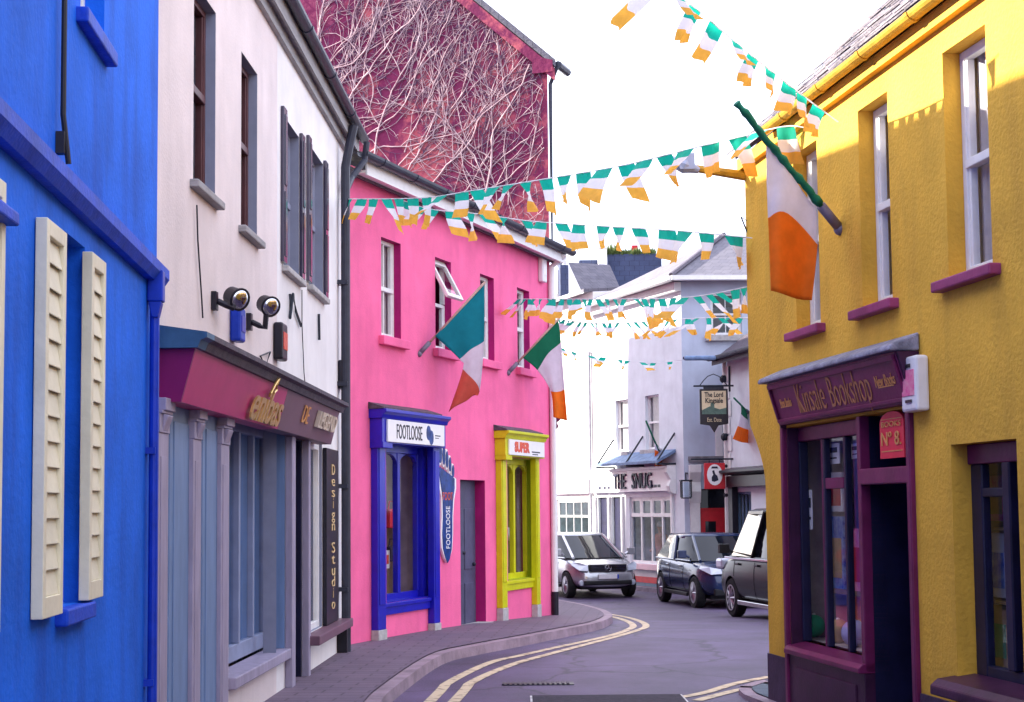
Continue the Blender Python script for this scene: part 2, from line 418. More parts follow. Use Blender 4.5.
# ================================================================== BLUE HOUSE
bh = thing('blue_house', 'bright blue rendered house with cream louvred shutters and a dark blue ledge', 'house', FM(BLUE, 0, 0, 0))
ZB = 7.7
r1 = BLUE.rect((72, 180), (104, 40)); w1 = (BLUE.u(80, 50), BLUE.u(104, 50), BLUE.z(96, 36), BLUE.z(96, 36) + 1.35)
sh_u0, sh_u1 = BLUE.u(44, 420), BLUE.u(88, 420)
zb_w, zt_w = BLUE.z(66, 606), BLUE.z(66, 232)
w2 = (BLUE.u(62, 420), BLUE.u(83, 420), zb_w, zt_w)
w3 = (BLUE.u(-150, 420), BLUE.u(-60, 420), zb_w, zt_w)
shell('wall', BLUE, ZB, 7.5, [w1, w2, w3], .16, 'blue_wall', bh, gable=2.6)
roof(BLUE, -.1, BLUE.L + .02, ZB, 7.5, 2.6, .3, 'slate_roof', bh)
for w in (w1, w2, w3):
    sash(BLUE, w, .10, bh, 'white_paint', .05, .5)
    MB(BLUE).box(w[0] - .10, w[1] + .08, -.06, .08, w[2] - .08, w[2] - .002).build('sill', 'blue_trim', bh, bevel=.01)
zl = BLUE.z(100, 210) ; zl = (BLUE.z(0, 110, -.09) + BLUE.z(155, 256, -.09)) / 2
print('blue ledge z', BLUE.z(0, 110), BLUE.z(155, 256), 'sill', w2)
b = MB(BLUE); b.extr([(0, zl - .08), (-.05, zl - .08), (-.085, zl - .03), (-.085, zl + .03), (0, zl + .06)], 0, BLUE.L - .03)
b.build('ledge', 'blue_trim', bh)
for (xa, xb, ya, yb) in ((44, 64, 218, 612), (90, 104, 255, 596), (-22, 2, 215, 640)):
    u0, u1 = BLUE.u(xa, 420, -.05), BLUE.u(xb, 420, -.05); zA, zB_ = BLUE.z(44, 619, -.05), BLUE.z(44, 215, -.05)
    if xa > 80: zA, zB_ = BLUE.z(90, 600, -.05), BLUE.z(90, 250, -.05)
    b = MB(BLUE); t = .055; st = .055
    b.box(u0, u0 + st, -t, -.004, zA, zB_); b.box(u1 - st, u1, -t, -.004, zA, zB_)
    b.box(u0 + st, u1 - st, -t, -.004, zB_ - .07, zB_); b.box(u0 + st, u1 - st, -t, -.004, zA, zA + .09); b.box(u0 + st, u1 - st, -.012, -.004, zA, zB_)
    n = 14
    for k in range(n):
        q0 = zA + .09 + (zB_ - zA - .16) * k / n; q1 = zA + .09 + (zB_ - zA - .16) * (k + 1) / n
        b.extr([(-.048, q0), (-.040, q0), (-.020, q1 + .01), (-.028, q1 + .01)], u0 + st, u1 - st)
    b.build('shutter', 'shutter_cream', bh, bevel=.004)
b = MB(BLUE); zt_h = BLUE.z(10, 206, -.1); b.extr([(0, zt_h - .05), (-.10, zt_h - .05), (-.10, zt_h), (0, zt_h + .05)], BLUE.u(-150, 300), BLUE.u(20, 206, -.1)); b.build('hood_mould', 'blue_trim', bh, bevel=.008)
# cable and downpipe on the blue house
u = BLUE.u(57, 70); b = MB(BLUE); b.tube([(u, -.03, 6.6), (u, -.03, zl + .3), (u + .03, -.05, zl + .08)], .013, 8); b.box(u - .02, u + .03, -.04, -.002, zl + .12, zl + .22)
tag(b.build('cable_conduit', 'cable', None), 'thin black cable conduit running down the blue wall to the ledge', 'conduit')
u = BLUE.u(154, 420, -.045)
dp = thing('downpipe', 'bright blue downpipe with square hopper head at the corner of the blue house', 'downpipe', FM(BLUE, u, -.07, 0), 'downpipes')
b = MB(BLUE); b.tube([(u, -.045, -.1), (u, -.045, zl - .25)], .03, 12)
for q in (.6, 2.0): b.box(u - .045, u + .045, -.06, 0, q, q + .04)
b.build('pipe', 'pipe_blue', dp, smooth=False)
b = MB(BLUE); zh = BLUE.z(157, 296, -.1); zt = BLUE.z(157, 264, -.1); b.box(u - .05, u + .05, -.10, -.005, zh, zt); b.extr([(-.09, zh), (-.09, zh - .01), (-.07, zh - .10), (-.03, zh - .10), (-.01, zh)], u - .045, u + .045)
b.build('hopper', 'pipe_blue', dp, bevel=.008)

# ================================================================== CREAM HOUSE + WHITE HOUSE
UJ = CREAM.u(277, 300)
ZC = CREAM.z(347, 146); ZC = max(5.6, ZC)
print('cream eave', CREAM.z(347, 146), CREAM.z(257, 2), CREAM.z(282, 37), 'UJ', UJ)
ch = thing('cream_house', 'cream rendered house with two tall dark sash windows above a magenta shop fascia', 'house', FM(CREAM, 0, 0, 0))
wh = thing('white_house', 'white rendered house with glossy brown shutters beside the pink house', 'house', FM(CREAM, UJ, 0, 0))
ztc = (CREAM.z(170, 318, -.33) + CREAM.z(345, 400, -.33)) / 2 + .15; zfb = (CREAM.z(285, 430, -.17) + CREAM.z(180, 398, -.17)) / 2 + .055; zft = ztc - .13
cw = [(CREAM.u(193, 190), CREAM.u(215, 190), CREAM.z(215, 201), CREAM.z(215, 12)), (CREAM.u(241, 190), CREAM.u(257, 190), CREAM.z(257, 241), CREAM.z(257, 74))]
print('cream windows', cw)
U = lambda px, py=520, v=0.0: CREAM.u(px, py, v)
bay = [(U(168), U(192)), (U(201), U(220)), (U(229), U(285))]
zsb = CREAM.z(284, 649)           # shop ledge
ZTOP = zfb + .03; ZW = zfb - .015
holes = cw + [(bay[0][0], bay[0][1], -.2, ZTOP), (bay[1][0], bay[1][1], -.2, ZTOP), (bay[2][0], bay[2][1], zsb, ZTOP)]
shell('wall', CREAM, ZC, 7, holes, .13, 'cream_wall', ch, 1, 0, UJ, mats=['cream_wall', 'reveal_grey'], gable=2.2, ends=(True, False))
roof(CREAM, 0, UJ, ZC, 7, 2.2, .0, 'slate_roof', ch)
for w in cw:
    sash(CREAM, w, .075, ch, 'brown_frame', .05, .52, curtain=None)
    MB(CREAM).box(w[0] - .10, w[1] + .07, -.065, .06, w[2] - .06, w[2] - .002).build('sill', 'soffit_grey', ch, bevel=.01)
ww = [(CREAM.u(284, 200), CREAM.u(299, 200), CREAM.z(300, 281), CREAM.z(300, 139)), (CREAM.u(309, 200), CREAM.u(323, 200), CREAM.z(324, 299), CREAM.z(324, 166))]
ud0, ud1 = U(287), U(302); uw0, uw1 = U(304), U(322); zws = CREAM.z(338, 618); us1 = U(338)
holes = ww + [(UJ - .01, U(285), zsb, ZTOP), (ud0, ud1, -.2, ZW, .5), (uw0, uw1, zws, ZW)]
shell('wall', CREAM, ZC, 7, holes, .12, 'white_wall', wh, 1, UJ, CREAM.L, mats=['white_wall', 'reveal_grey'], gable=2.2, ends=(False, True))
roof(CREAM, UJ, CREAM.L + .05, ZC, 7, 2.2, .0, 'slate_roof', wh)
for w in ww:
    sash(CREAM, w, .09, wh, 'reveal_grey', .04, .5)
    MB(CREAM).box(w[0] - .12, w[1] + .10, -.065, .06, w[2] - .06, w[2] - .002).build('sill', 'concrete', wh, bevel=.01)
    for (a, c) in ((w[0] - .19, w[0] - .01), (w[1] + .01, w[1] + .19)):
        b = MB(CREAM); b.box(a, c, -.035, -.002, w[2] + .02, w[3] + .05); b.box(a + .04, c - .04, -.045, -.034, w[2] + .08, (w[2] + w[3]) / 2 - .03); b.box(a + .04, c - .04, -.045, -.034, (w[2] + w[3]) / 2 + .03, w[3] - .02)
        b.build('shutter', 'brown_gloss', wh, bevel=.006)
# eaves: boxed soffit and gutter along both
for (par, a, c) in ((ch, 0.0, UJ), (wh, UJ, CREAM.L + .12)):
    b = MB(CREAM); b.box(a, c, -.10, .0, ZC - .02, ZC + .03); b.box(a, c, -.125, -.10, ZC - .05, ZC + .14); b.box(a, c, -.05, -.002, ZC - .14, ZC - .021); b.build('soffit', 'soffit_grey', par)
    gutter(CREAM, a, c, -.19, ZC + .14, .062, par)
    # slates reach past the wall to the gutter
    b = MB(CREAM); b.extr([(-.20, ZC + .145), (.2, ZC + .30), (.2, ZC + .34), (-.20, ZC + .175)], a, c); b.build('eave_slate', 'slate_a', par)
# shop front of the cream house ---------------------------------------------
ztc = CREAM.z(352, 402, -.3); zfb = CREAM.z(285, 431, -.16); zft = CREAM.z(285, 375, -.28)
print('cornice z', CREAM.z(155, 312, -.3), ztc, 'fascia', zft, zfb, CREAM.z(165, 388, -.16), 'ledge', zsb, zws)

ZTOP2 = zfb
UE = U(346, 400, -.3)
def cornice(par, a, c, m, name='cornice'):
    b = MB(CREAM); b.extr([(0, ztc), (-.33, ztc - .05), (-.33, ztc - .085), (-.29, ztc - .10), (-.27, ztc - .15), (0, ztc - .15)], a, c); return b.build(name, m, par)
b0 = cornice(ch, -.02, .20, 'teal_paint'); cornice(ch, .202, UJ + .15, 'lead_dark'); cornice(wh, UJ + .152, UE, 'lead_dark')
UF = U(289, 400, -.25)
def fascia(par, a, c, m):
    b = MB(CREAM); b.extr([(0, zft - .02), (-.26, zft - .02), (-.15, zfb), (0, zfb)], a, c); return b.build('fascia', m, par)
def fframe(u, z, s=-.205):          # frame lying on the tilted fascia at (u, z)
    k = (zft - .02 - z) / (zft - .02 - zfb); v = -.26 + .11 * k - .004
    return CREAM.m @ Matrix.Translation((u, v, z)) @ Matrix.Rotation(math.atan2(.11, zft - .02 - zfb), 4, 'X')
f1 = fascia(ch, .06, UF, 'fascia_magenta'); f2 = fascia(wh, UF + .004, UE - .08, 'fascia_plum')
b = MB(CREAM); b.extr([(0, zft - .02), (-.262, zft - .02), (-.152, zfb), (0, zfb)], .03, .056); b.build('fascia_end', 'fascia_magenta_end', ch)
sg = thing('shop_sign', 'gold script letters with a curl above them on the magenta fascia', 'sign', fframe(U(265, 400, -.2), (zft + zfb) / 2), 'shop name signs')
zc_ = (zft + zfb) / 2 - .03
text('enibas', fframe(U(265, 405, -.2), zc_ - .05) @ Matrix.Translation((0, -.03, 0)), .40, 'gold', sg, extrude=.008, shear=.25, width=1.25, off=.006)
b = MB(fframe(U(265, 395, -.2), zc_ + .10) @ Matrix.Scale(.8, 4)); b.tube([(-.1, -.05, -.05), (-.02, -.05, .03), (.08, -.05, .10), (.13, -.05, .13), (.10, -.05, .06), (.16, -.05, .01), (.05, -.05, -.03)], .015, 6); b.build('curl', 'gold', sg)
sg = thing('shop_sign', 'raised cream letters on the plum fascia beside the pink house', 'sign', fframe(U(325, 415, -.2), zc_), 'shop name signs')
text('LEGEND', fframe(U(324, 412, -.2), zc_) @ Matrix.Translation((0, -.02, 0)), .24, 'cream_letter', sg, extrude=.02, width=1.15)
text('DE', fframe(U(305, 405, -.2), zc_ + .0) @ Matrix.Translation((0, -.006, 0)), .24, 'gold_paint', sg, extrude=.004, width=.34)
# pilasters, recessed panels, window, ledge
for (xa, xb) in ((158, 168), (193, 201), (221, 229)):
    a, c = U(xa, 520, -.05), U(xb, 520, -.05)
    b = MB(CREAM); b.box(a, c, -.05, 0, -.3, zfb - .20); b.box(a + .05, c - .05, -.056, -.049, -.1, zfb - .35)
    p = b.build('pilaster', 'lilac_paint', ch, bevel=.008)
    b = MB(CREAM); b.box(a + .03, c + .02, -.09, 0, zfb - .06, zfb + .02); b.box(a - .0, c + .01, -.075, 0, zfb - .08, zfb - .06); b.box(a, c, -.06, 0, zfb - .20, zfb - .08)
    b.extr([(-.06, zfb - .08), (-.095, zfb - .09), (-.09, zfb - .11), (-.07, zfb - .16), (-.06, zfb - .19)], a + .06, c - .06)
    b.build('capital', 'lilac_paint', p, bevel=.006)
for a, c in bay[:2]:
    b = MB(CREAM); b.box(a, c, -.012, .10, -.3, ZTOP - .001); b.box(a + .08, c - .08, -.02, -.011, .2, ZTOP - .2); b.box(a, c, -.03, -.012, -.3, .12); b.build('shop_panel', 'grey_blue_paint', ch, bevel=.008)
a, c = bay[2]
b = MB(CREAM); vw = .2; zs = zsb
b.box(a, c, vw - .02, vw + .05, zs + .02, zs + .16); b.box(a, c, vw - .02, vw + .05, ZTOP - .12, ZTOP - .002)
for k in range(5):
    x = a + (c - a - .0) * k / 4; b.box(max(a, x - .03), min(c, x + .03), vw - .03, vw + .05, zs + .16, ZTOP - .12)
o = b.build('shop_window', 'mullion_blue', ch, bevel=.008)
MB(CREAM).quad((a, vw + .02, zs + .16), (c, vw + .02, zs + .16), (c, vw + .02, ZTOP - .12), (a, vw + .02, ZTOP - .12)).build('pane', 'glass_tint', o)
b = MB(CREAM); n = 40; P = []
for k in range(n + 1):
    x = a + (c - a) * k / n; y = vw + .10 + .02 * math.sin(k * 2.1); P += [(x, y - .06, zs + .1), (x, y - .06, ZTOP)]
b.add(P, [(2 * k, 2 * k + 2, 2 * k + 3, 2 * k + 1) for k in range(n)]).build('blind', 'blind_blue', o, smooth=True)
b = MB(CREAM); b.box(a - .0, c + .02, -.06, vw - .02, zs - .09, zs + .002); b.build('shop_sill', 'lilac_paint', ch, bevel=.01)
b = MB(CREAM); b.box(c - .012, c - .002, .0, vw, zs + .003, ZTOP - .003); b.build('jamb_panel', 'grey_blue_paint', ch)
b = MB(CREAM); b.box(U(285), U(288.5), -.07, -.001, -.3, zfb); b.build('corner_post', 'lilac_paint', ch, bevel=.008)
# white house shop: dark door, display window with white blind, painted board
b = MB(CREAM); b.box(ud0, ud1, .42, .47, -.3, ZW); b.box(ud0 + .12, ud1 - .12, .41, .42, .2, .9); b.box(ud0 + .12, ud1 - .12, .41, .42, 1.05, 1.85); d = b.build('door', 'navy_paint', wh, bevel=.006)
b = MB(CREAM); b.ball((ud1 - .12, .39, 1.0), .035); b.build('handle', 'gold', d, smooth=True)
b = MB(CREAM); b.box(ud0, ud0 + .06, .001, .42, -.3, ZW - .002); b.box(ud1 - .06, ud1, .001, .42, -.3, ZW - .002); b.box(ud0 + .06, ud1 - .06, .001, .42, ZW - .06, ZW - .002); b.build('door_lining', 'navy_paint', wh)
b = MB(CREAM); b.box(ud1 + .005, uw0 - .005, -.07, -.001, -.2, zfb); b.build('corner_post', 'lilac_paint', wh, bevel=.008)
b = MB(CREAM); b.box(uw0, uw0 + .05, .03, .09, zws, ZW - .002); b.box(uw1 - .05, uw1, .03, .09, zws, ZW - .002); b.box(uw0 + .05, uw1 - .05, .03, .09, zws, zws + .07); b.box(uw0 + .05, uw1 - .05, .03, .09, ZW - .1, ZW - .002)
o = b.build('shop_window', 'white_paint', wh, bevel=.006)
MB(CREAM).quad((uw0, .06, zws), (uw1, .06, zws), (uw1, .06, ZW), (uw0, .06, ZW)).build('pane', 'glass', o)
b = MB(CREAM)
for k in range(9):
    x = uw0 + (uw1 - uw0) * k / 9; b.quad((x, .12, zws), (x + (uw1 - uw0) / 9 * .92, .14, zws), (x + (uw1 - uw0) / 9 * .92, .14, ZW), (x, .12, ZW))
b.build('blind', 'white_paint', o)
b = MB(CREAM); b.box(uw0 - .05, us1 + .05, -.17, .0, zws - .10, zws - .003); b.build('shop_sill', 'fascia_plum', wh, bevel=.012)
b = MB(CREAM); b.box(us1 - .12, us1 + .02, -.12, -.001, -.3, zws - .103); b.build('sill_bracket', 'black_paint', wh, bevel=.01)
bd = thing('vertical_sign', 'tall black board with vertical gold lettering beside the white blind', 'sign', FM(CREAM, uw1, -.03, zws))
ua, ub = uw1 + .02, U(338.5, 520, -.05)
MB(CREAM).box(ua, ub, -.05, -.005, zws + .002, zfb - .02).build('board', 'black_paint', bd, bevel=.006)
ztx0, ztx1 = CREAM.z(331, 605, -.05), CREAM.z(331, 470, -.05)
T = 'Design Studio'
for k, chh in enumerate(T):
    if chh == ' ': continue
    text(chh, FM(CREAM, (ua + ub) / 2, -.056, ztx1 - (ztx1 - ztx0) * k / (len(T) - 1)), .17, 'pale_gold', bd, extrude=.003, width=None if chh in 'il' else .24)
# boundary downpipe
u = U(345, 420, -.08)
dp = thing('downpipe', 'dark downpipe between the white house and the pink house', 'downpipe', FM(CREAM, u, -.08, 0), 'downpipes')
b = MB(CREAM); b.tube([(u, -.09, -.1), (u, -.09, ZC - .45), (u + .0, -.14, ZC - .18), (u, -.19, ZC + .05)], .055, 12)
for q in (.7, 1.9, 3.1, 4.3): b.box(u - .08, u + .08, -.12, 0, q, q + .05)
b.build('pipe', 'gutter_dark', dp)
b = MB(CREAM); b.tube([(u, -.09, ZC - .75), (u + .35, -.12, ZC - .5), (u + .55, -.25, ZC - .25), (u + .55, -.28, ZC - .02)], .04, 10); b.build('branch_pipe', 'gutter_dark', dp)
# things on the cream wall
def floodlight(px, py, label, face, ox=.08, oz=.02):
    u, z = CREAM.uz(px, py); t = thing('floodlight', label, 'floodlight', FM(CREAM, u, 0, z), 'floodlights above the fascia')
    b = MB(CREAM); b.box(u - .04, u + .04, -.04, 0, z - .07, z + .07); b.tube([(u, -.04, z), (u + .02, -.10, z - .03), (u + .05, -.14, z - .05), (u + ox, -.16, z + oz)], .024, 8); b.build('bracket', 'black_paint', t, bevel=.004)
    M = CREAM.m @ Matrix.Translation((u + ox, -.19, z + oz)) @ Matrix.Rotation(R(-40 * face), 4, 'Z') @ Matrix.Rotation(R(20), 4, 'X') @ Matrix.Scale(.85, 4)
    b = MB(M); b.lathe([(.05, .16), (.085, .13), (.09, .02), (.105, 0), (.105, -.012), (.095, -.014), (.085, -.004)], 20, 'Y'); b.build('lamp_housing', 'black_paint', t, smooth=True)
    b = MB(M); b.lathe([(1e-4, -.035), (.05, -.03), (.085, -.014), (.09, -.006)], 20, 'Y'); b.build('lens', 'chrome', t, smooth=True)
floodlight(212, 301, 'black floodlight with round lens left of the small blue box', 1)
floodlight(247, 322, 'silver round floodlight right of the small blue box', 1.2, .03, .13)
def alarm(F, px, py, w, h, label, body, band, txt=None, d=.09):
    u, z = F.uz(px, py); t = thing('alarm_box', label, 'alarm box', FM(F, u, 0, z - h / 2), 'wall alarm boxes')
    b = MB(F); b.box(u - w / 2, u + w / 2, -d, -.002, z - h / 2, z + h / 2); b.build('casing', body, t, bevel=.02)
    b = MB(F); b.box(u - w / 2 + .03, u + w / 2 - .03, -d - .006, -d + .002, z - h * .22, z + h * .25); b.build('label_plate', band, t, bevel=.003)
    return t
alarm(CREAM, 232, 325, .20, .27, 'small blue box between the two floodlights on the cream wall', 'pipe_blue', 'royal_blue')
alarm(CREAM, 275.5, 342, .26, .34, 'black alarm box with red and white plate low on the cream wall', 'black_paint', 'red_letter')
alarm(CREAM, 339, 375, .24, .34, 'black and red alarm box next to the dark downpipe', 'black_paint', 'red_letter')
def cable(F, pts, r, label, name='wall_cable'):
    b = MB(F); b.tube([(*F.uz(x, y)[:1], -.02, F.uz(x, y)[1]) for x, y in pts], r, 6)
    return tag(b.build(name, 'cable', None), label, 'cable', 'cables on the cream and white walls')
cable(CREAM, [(194, 205), (195, 240), (199, 300), (200, 318)], .006, 'thin cable hanging down the cream wall below the first window')
cable(CREAM, [(300, 290), (300, 325), (302, 372), (303, 384)], .005, 'thin cable running down the white wall to the fascia')
cable(CREAM, [(245, 366), (262, 372), (268, 352), (258, 356), (266, 372)], .009, 'looped black cable lying over the cornice above the gold letters')
for i, (pts, lab) in enumerate((([(288, 294), (288, 318), (291, 294), (294, 312), (299, 326)], 'rusty bracket marks like a letter on the white wall'), ([(317, 314), (317.5, 340)], 'short upright iron bar on the white wall'))):
    b = MB(CREAM); b.tube([(*CREAM.uz(x, y)[:1], -.02, CREAM.uz(x, y)[1]) for x, y in pts], .014, 6); tag(b.build('iron_bracket', 'iron', None), lab, 'bracket', 'old iron brackets')

# ================================================================== PINK HOUSE
ZP = (PINK.z(552, 262, -.2) + PINK.z(400, 184, -.2)) / 2
print('pink eave z', PINK.z(552, 262, -.2), PINK.z(400, 184, -.2))
pk = thing('pink_house', 'bright pink two storey house with blue and lime framed shop windows', 'house', FM(PINK, 0, 0, 0))
pw = [PINK.rect((381, 232), (401, 333)), PINK.rect((435, 255), (451.5, 352)), PINK.rect((480, 275), (494.5, 363)), PINK.rect((517, 291), (530, 375))]
zt_ = sum(w[3] for w in pw) / 4; zb_ = sum(w[2] for w in pw) / 4; print('pink win', pw)
pw = [(w[0], w[1], zb_, zt_) for w in pw]
D = PINK.rect((460, 480), (486, 622)); D = (D[0], D[1], -.6, PINK.z(472, 480))
B = PINK.rect((386, 447), (430, 600)); Lm = PINK.rect((507, 460), (538, 585))
zB0, zB1 = PINK.z(392, 601, .12), PINK.z(402, 446, .12); zL0, zL1 = PINK.z(515, 579, .12), PINK.z(518, 459, .12)
Bh = (PINK.u(386, 520), PINK.u(434, 520), zB0, zB1); Lh = (PINK.u(507.5, 520), PINK.u(538, 520), zL0, zL1)
print('door', D, 'blue', Bh, 'lime', Lh)
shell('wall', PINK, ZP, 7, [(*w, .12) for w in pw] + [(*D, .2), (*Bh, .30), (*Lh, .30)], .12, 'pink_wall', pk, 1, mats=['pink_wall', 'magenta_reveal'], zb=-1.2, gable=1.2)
roof(PINK, -.1, PINK.L + .05, ZP, 7, 1.2, .1, 'slate_roof', pk)
b = MB(PINK); b.box(.0, PINK.L + .12, -.24, -.002, ZP + .0, ZP + .03); b.box(0, PINK.L + .12, -.265, -.24, ZP - .03, ZP + .17); b.build('fascia_board', 'white_paint', pk)
gutter(PINK, -.3, PINK.L + .22, -.345, ZP + .19, .08, pk, step=1.0)
MB(PINK).extr([(-.36, ZP + .19), (.3, ZP + .28), (.3, ZP + .33), (-.36, ZP + .225)], -.1, PINK.L + .14).build('eave_slate', 'slate_a', pk)
for i, w in enumerate(pw):
    o = sash(PINK, w if i != 1 else (w[0], w[1], w[2], w[2] + (w[3] - w[2]) * .52), .10, pk, 'white_paint', .05, .5 if i != 1 else 0, curtain='net_curtain' if i != 1 else None, bars=1 if i == 0 else 0)
    MB(PINK).box(w[0] - .08, w[1] + .14, -.08, .08, w[2] - .12, w[2] - .002).build('sill', 'pink_wall', pk, bevel=.01)
w = pw[1]; zm = w[2] + (w[3] - w[2]) * .53
b = MB(PINK); b.box(w[0], w[0] + .05, .10, .16, zm, w[3]); b.box(w[1] - .05, w[1], .10, .16, zm, w[3]); b.box(w[0] + .05, w[1] - .05, .10, .16, w[3] - .05, w[3]); b.build('window_frame', 'white_paint', pk)
M = PINK.m @ Matrix.Translation((0, .10, w[3] - .03)) @ Matrix.Rotation(R(-28), 4, 'X'); h_ = w[3] - zm
b = MB(M); a, c = w[0] + .01, w[1] - .01; b.box(a, a + .06, -.02, .03, -h_, 0); b.box(c - .06, c, -.02, .03, -h_, 0); b.box(a + .06, c - .06, -.02, .03, -.06, 0); b.box(a + .06, c - .06, -.02, .03, -h_, -h_ + .06)
o = b.build('open_sash', 'white_paint', pk, bevel=.006); MB(M).quad((a + .06, .005, -h_ + .06), (c - .06, .005, -h_ + .06), (c - .06, .005, -.06), (a + .06, .005, -.06)).build('pane', 'glass', o)
# door
b = MB(PINK); b.box(D[0], D[1], .16, .21, -.6, D[3]); dw = D[1] - D[0]
for (p0, p1, q0, q1) in ((.12, .46, .05, .75), (.54, .88, .05, .75), (.12, .46, .95, 1.85), (.54, .88, .95, 1.85)): b.box(D[0] + dw * p0, D[0] + dw * p1, .148, .161, q0 - .2, q1 - .2)
d = b.build('door', 'door_slate', pk, bevel=.008)
b = MB(PINK); b.ball((D[0] + dw * .86, .13, .82), .03); b.box(D[0] + dw * .45, D[0] + dw * .55, .14, .162, .98, 1.02); b.build('handle', 'iron', d, smooth=True)
MB(PINK).box(D[0] - .03, D[1] + .03, -.12, .14, -.7, gz(22) - .02).build('door_step', 'concrete', pk, bevel=.015)
# shop window surrounds
def shopfront(h, xs, trim, reveal, zc, legpx, npane, label_z):
    """pilasters, boxed head, recessed pane set and the legs that run down to the pavement"""
    a, c, e, f = h; P = .10
    uL0, uL1, uR0, uR1 = xs
    for k, (p, q) in enumerate(((uL0, uL1), (uR0, uR1))):
        g = gz(20 + 3 * k) + .0
        b = MB(PINK); b.box(p, q, -P, -.001, g + .13, f + .05); b.box(p + .03, q - .03, -P - .012, -P + .001, e, f - .05)
        o = b.build('pilaster', trim, pk, bevel=.008)
        MB(PINK).box(p - .008, q + .008, -P - .012, -.0015, -1.0, g + .128).build('pilaster_foot', 'concrete', o, bevel=.008)
    b = MB(PINK); b.box(uL1 + .002, uR0 - .002, -.04, -.0015, e - .15, e - .0); b.box(uL1, uR0, -.06, -.001, e - .05, e - .003); b.build('apron_rail', trim, pk, bevel=.006)
    v = .12; b = MB(PINK)
    ue = PINK.u(legpx, 520, v)
    b.box(a, ue, v, v + .06, e + .002, e + .10); b.box(a, ue, v, v + .06, f - .10, f - .002)
    w = (ue - a) / npane
    for k in range(npane + 1):
        x = a + w * k; b.box(max(a + .002, x - .04), min(ue - .002, x + .04), v - .01, v + .065, e + .10, f - .10)
    for k in range(npane):                               # arched heads
        x0, x1 = a + w * k + .04, a + w * (k + 1) - .04; n = 10; xm = (x0 + x1) / 2; rr_ = (x1 - x0) / 2; pts = []
        for i in range(n + 1):
            q = math.pi * i / n; pts.append((xm + rr_ * math.cos(q), f - .10 - rr_ * .55 + rr_ * .5 * math.sin(q)))
        for (i0, i1, cx) in ((0, n // 2, x1), (n // 2, n, x0)):
            b.prism([(cx, f - .099)] + pts[i0:i1 + 1], v, v + .055)
    o = b.build('shop_window', trim, pk, bevel=.004)
    MB(PINK).quad((a, v + .03, e), (ue, v + .03, e), (ue, v + .03, f), (a, v + .03, f)).build('pane', 'glass', o)
    b = MB(PINK); b.box(ue + .002, c - .001, .05, v + .06, e + .002, f - .002); b.box(ue + .08, c - .08, .042, .051, e + .1, f - .12); b.box(a + .001, a + .013, 0, v, e + .002, f - .002); b.box(a + .014, c - .014, 0, v, e + .001, e + .012); b.box(a + .014, c - .014, 0, v, f - .012, f - .001); b.build('shop_reveal', reveal, pk)
    # boxed head with cornice
    z0, z1 = label_z, zc
    b = MB(PINK); b.box(uL0 - .03, uR1 + .03, -.18, -.001, z0, z1 - .12); b.extr([(-.001, z1 - .12), (-.19, z1 - .12), (-.21, z1 - .07), (-.25, z1 - .04), (-.25, z1), (-.001, z1)], uL0 - .06, uR1 + .07); b.box(uL0 - .03, uL1 + .02, -.19, -.001, z0 - .06, z0 + .02)
    b.build('cornice', trim, pk, bevel=.006)
    MB(PINK).extr([(-.001, z1 + .001), (-.22, z1 + .001), (-.22, z1 + .02), (-.001, z1 + .09)], uL0 - .07, uR0 + .03).build('lead_flashing', 'lead_dark', pk)
    room(PINK, a - .05, c + .1, e + .0, f + .02, v + .08, .6, 'interior_pale', pk)
    return z0, z1
zcB = PINK.z(415, 412, -.25); zcL = PINK.z(525, 432, -.25); zbB = PINK.z(415, 444, -.20); zbL = PINK.z(526, 456, -.20)
zB0_, zB1_ = shopfront(Bh, (PINK.u(378, 520, -.1), PINK.u(386, 520, -.1), PINK.u(434, 520, -.1), PINK.u(440, 520, -.1)), 'royal_blue', 'royal_blue', zcB, 418, 2, zbB - .02)
zL0_, zL1_ = shopfront(Lh, (PINK.u(502, 520, -.1), PINK.u(507, 520, -.1), PINK.u(536.5, 520, -.1), PINK.u(540, 520, -.1)), 'lime_paint', 'lime_reveal', zcL, 527, 2, zbL - .02)
def board(px0, px1, z0, z1, label):
    a, c = PINK.u(px0, 450, -.20), PINK.u(px1, 450, -.20)
    t = thing('fascia_sign', label, 'sign', FM(PINK, (a + c) / 2, -.20, z0), 'signs over the pink house shop windows')
    MB(PINK).box(a, c, -.21, -.182, z0, z1).build('board', 'sign_white', t, bevel=.005)
    return t, a, c
t, a, c = board(387.5, 444, zB0_ + .02, zB1_ - .13, 'white sign board with thin black capital letters over the blue shop window')
zm = (zB0_ + zB1_) / 2 - .065; w = c - a; hB = zB1_ - zB0_
text('FOOTLOOSE', FM(PINK, a + w * .36, -.213, zm), hB * .62, 'black_paint', t, extrude=.002, width=w * .44)
b = MB(PINK)
for (dx, dz) in ((.70, .03), (.75, -.03)): b.prism([(a + w * dx + .075 * math.cos(q * .523), zm + dz + .10 * math.sin(q * .523)) for q in range(12)], -.2135, -.2095)
b.build('emblem', 'foot_blue', t)
b = MB(PINK); b.box(a + w * .82, a + w * .92, -.212, -.2095, zm - .005, zm + .01); b.box(a + w * .82, a + w * .89, -.212, -.2095, zm - .035, zm - .025); b.build('small_print', 'iron', t)
t, a, c = board(509, 544, zL0_ + .02, zL1_ - .13, 'pale sign board with thick red capital letters over the lime shop window')
zm = (zL0_ + zL1_) / 2 - .055; w = c - a; hL = zL1_ - zL0_
text('SUPER', FM(PINK, a + w * .34, -.213, zm), hL * .52, 'red_letter', t, extrude=.003, width=w * .42, off=.012)
b = MB(PINK); b.box(a + w * .62, a + w * .86, -.2125, -.2095, zm - .06, zm - .04); b.box(a + w * .64, a + w * .80, -.2125, -.2095, zm - .095, zm - .08); b.build('small_print', 'iron', t)
